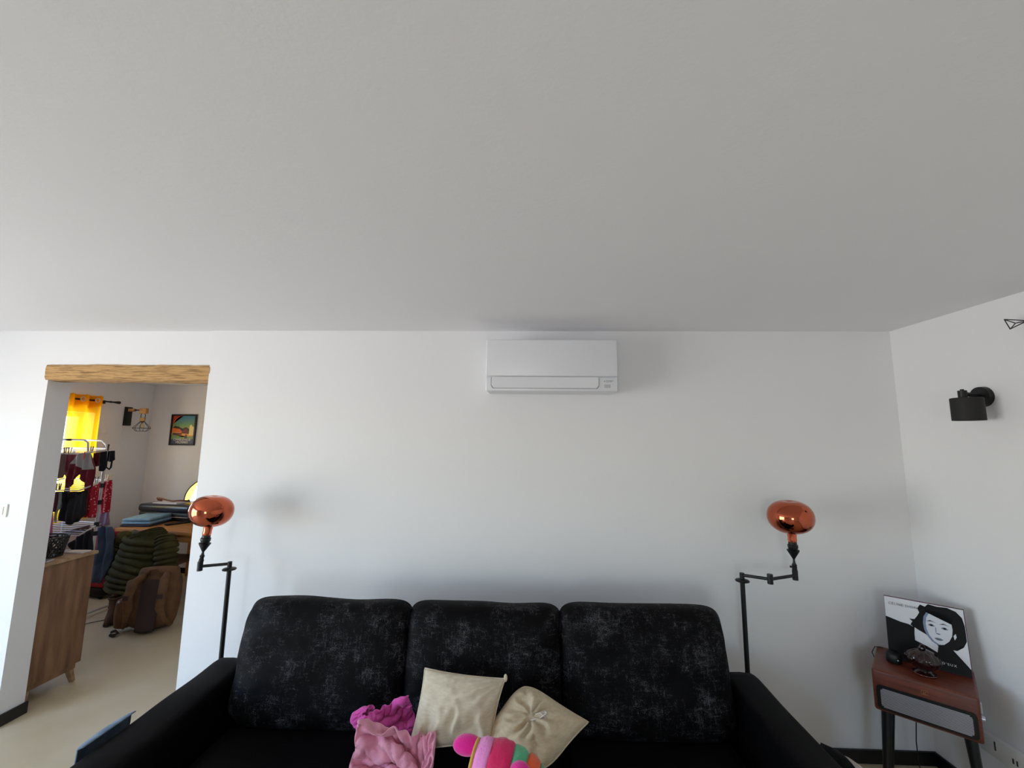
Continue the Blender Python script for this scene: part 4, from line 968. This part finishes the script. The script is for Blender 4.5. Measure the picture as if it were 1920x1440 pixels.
# ankle boots
M_boot = mat('brown_suede', (86, 62, 44), .85, c2=(70, 50, 36), scale=10); M_sole = mat('boot_sole', (44, 32, 26), .7)
def boot(loc, rz, label):
    t = thing('ankle_boot', loc, rz, label, 'boot', 'brown boots beside the backpack')
    bm = NB(); rings = []; n = 18
    prof = [(.012, -.02, .045, .12), (.05, -.02, .044, .115), (.085, .01, .042, .085), (.12, .035, .042, .06), (.17, .04, .046, .058), (.215, .04, .05, .062)]
    for z, cy_, w_, d_ in prof: rings.append([bm.verts.new((w_*math.cos(2*PI*k/n), cy_+d_*math.sin(2*PI*k/n)*(1.05 if math.sin(2*PI*k/n) < 0 and z < .09 else 1), z)) for k in range(n)])
    for A_, B_ in zip(rings, rings[1:]):
        for k in range(n): bm.faces.new((A_[k], A_[(k+1) % n], B_[(k+1) % n], B_[k]))
    bm.faces.new(rings[0][::-1]); obj('upper', bm, M_boot, t, smooth=True)
    smooth_by_angle(obj('sole', lathe(NB(), [(.047, 0), (.050, .004), (.048, .014)], 20, Matrix.Translation((0, -.02, 0)) @ Matrix.Diagonal((1, 2.6, 1, 1))), M_sole, t))
    obj('cuff', tube(NB(), [(.051*math.cos(2*PI*k/20), .04+.063*math.sin(2*PI*k/20), .215) for k in range(20)], .008, 6, True), M_boot, t, smooth=True)
boot((-4.07, 4.33, 0), math.radians(-150+180), 'brown suede ankle boot standing left of the backpack')
boot((-3.955, 4.46, 0), math.radians(20), 'brown suede ankle boot tucked behind its pair')
one('floor_cable', tube(NB(), [(-4.16, 4.36, .005), (-4.25, 4.28, .004), (-4.28, 4.15, .004), (-4.22, 4.02, .004)], .003, 6), M_sole, 'thin brown cord lying on the floor by the boots', 'cord', True)

# red suitcase by the table end
M_redc = mat('red_case', (160, 16, 30), .4)
t = thing('red_suitcase', (-4.92, 5.02, 0), math.radians(-12), 'red upright suitcase with black base beside the table leg', 'suitcase')
bm = NB(); box(bm, (-.21, -.12, .115), (.21, .12, .72), .035, 4); smooth_by_angle(obj('shell', bm, M_redc, t))
for k in range(5): smooth_by_angle(obj('shell_rib', box(NB(), (-.16+.08*k-.012, -.126, .17), (-.16+.08*k+.012, -.115, .67), .004), M_redc, t))
smooth_by_angle(obj('base', box(NB(), (-.22, -.125, .035), (.22, .125, .12), .012), M_black, t))
for x_ in (-.17, .17):
    for y_ in (-.09, .09): obj('wheel', rod(NB(), (x_-.012, y_, .022), (x_+.012, y_, .022), .022, n=16), M_black, t)
obj('handle', tube(NB(), [(-.08, 0, .715), (-.08, 0, .75), (.08, 0, .75), (.08, 0, .715)], .009, 8), M_black, t, smooth=True)

# sideboard behind the door jamb
M_mango = mat('weathered_wood', (142, 104, 74), .55, c2=(96, 64, 42), scale=3.2, stretch=(6, 6, .8), detail=7, lo=.35, hi=.72, bump=.12, bscale=30)
M_mangoL = mat('weathered_wood_top', (176, 146, 112), .5, c2=(140, 108, 78), scale=3.2, stretch=(.8, 8, 6), detail=6)
sx1, sx0, sy0, sy1 = -3.338, -4.40, 2.972, 3.338
sb = thing('sideboard', ((sx0+sx1)/2, (sy0+sy1)/2, 0), 0, 'weathered wooden sideboard on splayed legs behind the door jamb', 'sideboard')
smooth_by_angle(obj('side_panel', box(NB(), (sx1-.022, sy0, .135), (sx1, sy1, .905), .003), M_mango, sb, world=True))
obj('side_panel', box(NB(), (sx0, sy0, .135), (sx0+.022, sy1, .905), .003), M_mango, sb, world=True)
obj('bottom_board', box(NB(), (sx0+.022, sy0, .135), (sx1-.022, sy1-.02, .16)), M_mango, sb, world=True)
obj('back_board', box(NB(), (sx0+.022, sy0, .16), (sx1-.022, sy0+.01, .905)), M_mango, sb, world=True)
smooth_by_angle(obj('top', box(NB(), (sx0-.015, sy0-.005, .905), (sx1+.012, sy1+.018, .928), .004), M_mangoL, sb, world=True))
for k in range(2):
    x_a = sx0+.026+(sx1-sx0-.052)*k/2; x_b = sx0+.026+(sx1-sx0-.052)*(k+1)/2-.004
    d_ = obj('door', box(NB(), (x_a, sy1-.02, .165), (x_b, sy1-.002, .90), .003), M_mango, sb, world=True)
    obj('handle', box(NB(), ((x_b-.05) if k == 0 else (x_a+.035), sy1-.002, .50), ((x_b-.035) if k == 0 else (x_a+.05), sy1+.014, .60), .003), M_black, d_, world=True)
for x_, dx in ((sx1-.05, .012), (sx0+.05, -.012)):
    for y_, dy in ((sy0+.05, -.014), (sy1-.05, .018)):
        bm = NB(); rod(bm, (x_+dx*1.8, y_+dy*1.8, 0), (x_, y_, .137), .016, .028, 4); obj('leg', bm, M_mangoL, sb, world=True)
obj('front_rail', box(NB(), (sx0+.06, sy1-.05, .115), (sx1-.02, sy1-.02, .137)), M_mango, sb, world=True)
obj('side_rail', box(NB(), (sx1-.03, sy0+.02, .10), (sx1-.008, sy1-.03, .137)), M_mango, sb, world=True)
SZ = .9285
# basket: dark pierced tray
M_bask = mat('dark_woven_plastic', (30, 24, 22), .5)
bc = V((-3.60, 3.13, SZ)); t = thing('woven_basket', tuple(bc), 0, 'dark brown pierced woven basket on the sideboard', 'basket')
bw, bd, bhh = .19, .11, .135
def sup(a, w_, d_, e=.5): ca, sa = math.cos(a), math.sin(a); return (w_*abs(ca)**e*(1 if ca > 0 else -1), d_*abs(sa)**e*(1 if sa > 0 else -1))
bm = NB(); n = 40
for z_, f_ in ((.0, .86), (.03, .89), (bhh-.02, .985), (bhh, 1.0)):
    tube(bm, [(*sup(2*PI*k/n, bw*f_, bd*f_), z_+.006) for k in range(n)], .006, 6, True)
obj('hoops', bm, M_bask, t, smooth=True)
bm = NB(); ns_ = 46
for k in range(ns_):                                   # crossed diagonal strips
    for sgn in (-1, 1):
        a0 = 2*PI*k/ns_; a1 = a0+sgn*.42
        p_ = [V((*sup(a0+(a1-a0)*s/4, bw*(.86+.14*s/4), bd*(.86+.14*s/4)), .004+(bhh-.004)*s/4)) for s in range(5)]
        tube(bm, p_, .0042, 4)
obj('lattice', bm, M_bask, t)['kind'] = 'stuff'
bm = NB(); bmesh.ops.create_cone(bm, cap_ends=True, segments=32, radius1=1, radius2=1, depth=.006, matrix=Matrix.Translation((0, 0, .004)) @ Matrix.Diagonal((bw*.86, bd*.86, 1, 1))); obj('bottom', bm, M_bask, t)
bm = NB(); heap(bm, (bc.x-.02, bc.y, SZ+.062), .13, .07, .05, 11, .006, 12)
one('dark_cloth_bundle', bm, M_navy, 'dark cloth bundle inside the woven basket', 'cloth', True)
M_card2 = mat('magazine_grey', (150, 146, 150), .5); M_mag2 = mat('magazine_cream', (206, 190, 166), .5); M_mag3 = mat('magazine_dark', (70, 66, 74), .5)
for k, (x_, y_, w_, d_, r_, m_, lab, z_) in enumerate(((-3.42, 3.285, .13, .075, .05, M_mag2, 'cream paper booklet on the near end of the sideboard', 0), (-3.60, 3.29, .16, .07, -.05, M_card2, 'grey magazine lying on the sideboard edge', 0), (-3.41, 3.03, .10, .07, .3, M_card2, 'folded grey leaflet beside the basket', 0), (-3.62, 3.292, .10, .05, .15, M_mag3, 'small dark booklet on top of the grey magazine', .0095))):
    t = thing('magazine', (x_, y_, SZ+z_), r_, lab, 'magazine', 'magazines on the sideboard')
    obj('pages', box(NB(), (-w_/2+.002, -d_/2+.002, .001), (w_/2-.001, d_/2-.002, .008)), M_paper, t)
    obj('cover', box(NB(), (-w_/2, -d_/2, .0081), (w_/2, d_/2, .0092)), m_, t); obj('cover', box(NB(), (-w_/2, -d_/2, 0), (w_/2, d_/2, .001)), m_, t)

# drying rack with laundry
M_rack = mat('rack_white', (206, 200, 196), .35); M_rackd = mat('rack_joint', (28, 28, 36), .4)
PY = 4.40
post = at(175, 1030, Y=PY); pxx = -4.425
rk = thing('drying_rack', (pxx, PY, 0), 0, 'tall white tiered clothes drying rack before the curtained window', 'drying rack')
smooth_by_angle(obj('post', rod(NB(), (pxx, PY, .03), (pxx, PY, 1.66), .014, n=12), M_rack, rk, world=True))
smooth_by_angle(obj('post', rod(NB(), (-5.02, 4.62, .03), (-5.02, 4.62, 1.66), .014, n=12), M_rack, rk, world=True))
for z_ in (1.30, 1.13, .91, .82): obj('joint', rod(NB(), (pxx, PY, z_-.022), (pxx, PY, z_+.022), .021, n=12), M_rackd, rk, world=True)
for x_, y_ in ((pxx, PY), (-5.02, 4.62)):
    obj('foot_bar', rod(NB(), (x_-.02, y_-.26, .035), (x_+.02, y_+.26, .035), .012, n=10), M_rack, rk, world=True)
    for s_ in (-1, 1): obj('foot', box(NB(), (x_-.02+.02*s_-.0, y_+.26*s_-.02, 0), (x_+.02+.02*s_, y_+.26*s_+.02, .05), .006), M_rackd, rk, world=True)
# the handle loops on top
def loop(pts): obj('top_loop', tube(NB(), pts, .009, 8), M_rack, rk, smooth=True, world=True)
l0 = at(105, 824, Y=4.30); l1 = at(158, 825, Y=4.30); l2 = at(165, 830, Y=4.30); l3 = at(165, 848, Y=4.30)
loop([l0+V((-.1, 0, 0)), l0, l1, l2, l3])
l0 = at(150, 825, Y=4.6); l1 = at(191, 826, Y=4.6); l2 = at(199, 834, Y=4.58); l3 = at(201, 848, Y=4.5)
loop([l0, l1, l2, l3])
obj('loop_grip', tube(NB(), [at(118, 824.5, Y=4.295), at(134, 824.5, Y=4.295)], .012, 8), M_rackd, rk, smooth=True, world=True)
tiers = []
for v0, vp, zfix in ((850, 845, 0), (919, 904, 0), (1003, 985, 0)):
    a = at(100, v0, Y=4.10); b_ = at(148, v0+1, Y=4.08); c_ = at(194-(v0-850)*.09, vp, Y=PY); d_ = at(208-(v0-850)*.09, vp-4, Y=4.56); e2 = d_+V((-.62, .12, 0)); a2 = a+V((-.18, .02, 0))
    loopp = [a2, a, b_, c_, d_, e2, V((-5.15, 4.45, a.z))]
    tr_ = obj('tier_frame', tube(NB(), loopp, .007, 6, True), M_rack, rk, world=True)
    for k in range(1, 7):
        s = k/7; p_ = b_.lerp(d_, s); q_ = a2.lerp(e2, s)
        obj('wire', rod(NB(), p_, q_, .0028, n=6), M_rack, tr_, world=True)
    tiers.append((a, b_, c_, d_))
MC = dict(dred=(112, 16, 36), taupe=(112, 86, 84), grey=(166, 164, 164), black=(20, 18, 28), maroon=(92, 18, 24), red=(190, 22, 46), mauve=(150, 118, 138), pinkc=(196, 96, 150), dk=(24, 22, 24), ltg=(128, 134, 134), jeans=(62, 76, 100), plum=(84, 32, 50))
CM = {k: mat('laundry_'+k, v, .9, bump=.15, bscale=150, sheen=.1) for k, v in MC.items()}
def hang(pts, Y, m, name, label, cat, wave=.012, wl=.07, seed=0, thick=.010):
    P_ = [at(u, v, Y=Y+(y[0] if y else 0)) for u, v, *y in pts]
    return one(name, cloth(NB(), P_, thick, wave, wl, seed=seed), CM[m] if isinstance(m, str) else m, label, cat, True, 'laundry on the drying rack')
hang([(100, 850), (121, 850), (122, 890), (112, 897), (98, 898)], 4.16, 'taupe', 'taupe_shirt', 'taupe garment hanging at the near end of the top tier', 'laundry', seed=1)
hang([(118, 851), (172, 852), (176, 880), (174, 893), (168, 898), (168, 925), (160, 925), (158, 895), (156, 890), (146, 889), (133, 893), (132, 905), (128, 915), (128, 926), (122, 926), (123, 895), (116, 880)], 4.24, 'dred', 'dark_red_leggings', 'dark red garment with two dangling legs on the top tier', 'laundry', seed=2, wave=.016)
hang([(150, 850), (172, 849), (173, 880), (154, 881), (148, 876), (140, 870), (133, 870), (140, 856)], 4.10, 'grey', 'grey_underwear', 'light grey garment pegged over the dark red one', 'laundry', seed=3)
hang([(172, 850), (186, 848), (188, 873), (178, 875), (173, 868)], 4.30, 'maroon', 'maroon_briefs', 'small maroon garment between the grey and black ones', 'laundry', seed=4)
hang([(186, 848), (197, 846), (196, 878), (191, 884), (184, 882), (186, 866)], 4.34, 'black', 'black_garment', 'black garment hanging just left of the rack post', 'laundry', seed=5)
bm = cloth(NB(), [at(u, v, Y=4.42) for u, v in ((199, 846), (213, 845), (213, 862), (209, 866), (200, 865))], .010, .01, .07, seed=6)
t_ = one('black_bra', bm, CM['black'], 'black bra hanging right of the rack post', 'laundry', True, 'laundry on the drying rack')
tube_b = tube(NB(), [at(u, v, Y=4.42) for u, v in ((200, 864), (199, 876), (205, 880), (208, 876), (210, 864))], .008, 6); obj('strap', tube_b, CM['black'], t_, smooth=True, world=True)
# red patterned cloth
M_pat = mat('red_pattern_cotton', (176, 18, 44), .85); n = M_pat.node_tree; b = n.nodes['Principled BSDF']
t1 = n.nodes.new('ShaderNodeTexCoord'); vo = n.nodes.new('ShaderNodeTexVoronoi'); vo.inputs['Scale'].default_value = 40; vo.inputs['Randomness'].default_value = .55
rp2 = n.nodes.new('ShaderNodeValToRGB'); rp2.color_ramp.elements[0].position = .20; rp2.color_ramp.elements[0].color = lin((236, 178, 176)); rp2.color_ramp.elements[1].position = .34; rp2.color_ramp.elements[1].color = lin((180, 16, 44))
n.links.new(t1.outputs['Object'], vo.inputs['Vector']); n.links.new(vo.outputs['Distance'], rp2.inputs[0]); n.links.new(rp2.outputs[0], b.inputs['Base Color'])
hang([(165, 918), (188, 904), (184, 935), (178, 971), (152, 970)], 4.24, M_pat, 'patterned_pyjamas', 'red white-flecked cotton garment left of the rack post', 'laundry', seed=7, wave=.008)
hang([(192, 904), (208, 900), (207, 930), (203, 960), (188, 964)], 4.44, M_pat, 'patterned_pyjamas', 'red white-flecked cotton garment right of the rack post', 'laundry', seed=8, wave=.008)
hang([(188, 960), (204, 958), (203, 985), (184, 988)], 4.50, 'mauve', 'mauve_cloth', 'mauve cloth hanging below the right red patterned garment', 'laundry', seed=9, wave=.006)
hang([(94, 922), (106, 922), (102, 960), (90, 960)], 4.12, 'plum', 'plum_garment', 'plum garment at the near end of the middle tier', 'laundry', seed=10)
hang([(106, 922), (116, 922), (115, 945), (108, 962), (101, 980), (98, 975)], 4.14, 'ltg', 'grey_camisole', 'light grey top with thin straps on the middle tier', 'laundry', seed=11)
hang([(112, 922), (148, 922), (163, 919), (158, 965), (150, 975), (130, 985), (112, 975), (108, 950)], 4.20, 'dk', 'black_trousers', 'large black garment hanging from the middle tier', 'laundry', seed=12, wave=.014)
hang([(90, 960), (94, 960), (99, 990), (98, 1004), (84, 1004)], 4.06, 'pinkc', 'pink_cloth', 'pink cloth at the left end of the lower tier', 'laundry', seed=13)
hang([(150, 1003), (176, 990), (172, 1035), (140, 1045), (128, 1020)], 4.20, 'black', 'black_shirt', 'black shirt hanging from the lower tier', 'laundry', seed=14, wave=.014)
hang([(110, 1000), (140, 998), (165, 985), (172, 990), (150, 1003), (112, 1006)], 4.30, 'taupe', 'brown_shirt', 'brown shirt spread over the lower tier', 'laundry', seed=15, wave=.01)
bm = cloth(NB(), [at(u, v, Y=4.50) for u, v in ((184, 989), (207, 988), (210, 1010), (206, 1050), (196, 1082), (184, 1095), (172, 1090), (178, 1040))], .024, .02, .10, seed=16)
one('denim_jeans', bm, mat('dark_denim', (58, 72, 98), .9, c2=(84, 98, 122), scale=6, bump=.2, bscale=160), 'blue denim jeans hanging right of the rack post', 'laundry', True, 'laundry on the drying rack')
M_peg = mat('pale_peg', (226, 200, 160), .5); M_pegd = mat('dark_peg', (90, 66, 64), .5)
for k, (u, v, Y_, m_) in enumerate(((122, 846, 4.09, M_pegd), (126, 846, 4.09, M_peg), (131, 846, 4.09, M_pegd), (172, 844, 4.3, M_pegd), (203, 840, 4.44, M_pegd), (106, 914, 4.10, M_pegd), (112, 914, 4.10, M_pegd), (171, 905, 4.3, M_pegd), (181, 901, 4.36, M_pegd), (200, 897, 4.47, M_peg), (206, 897, 4.52, M_peg), (158, 855, 4.07, mat('red_peg', (200, 60, 56), .5)))):
    p_ = at(u, v, Y=Y_); t = thing('clothes_peg', tuple(p_-V((0, 0, .03))), .5*k, 'red clothes peg on the grey garment' if k == 11 else ('pale' if m_ is M_peg else 'dark')+' clothes peg on the '+('top' if k < 5 else 'middle')+' tier of the drying rack', 'clothes peg', 'clothes pegs on the drying rack')
    for s_ in (-1, 1):
        bm = NB(); box(bm, (s_*.005-.003, -.004, 0), (s_*.005+.003, .004, .07), .001); bm.transform(Matrix.Rotation(.10*s_, 4, 'Y')); obj('peg_half', bm, m_, t)
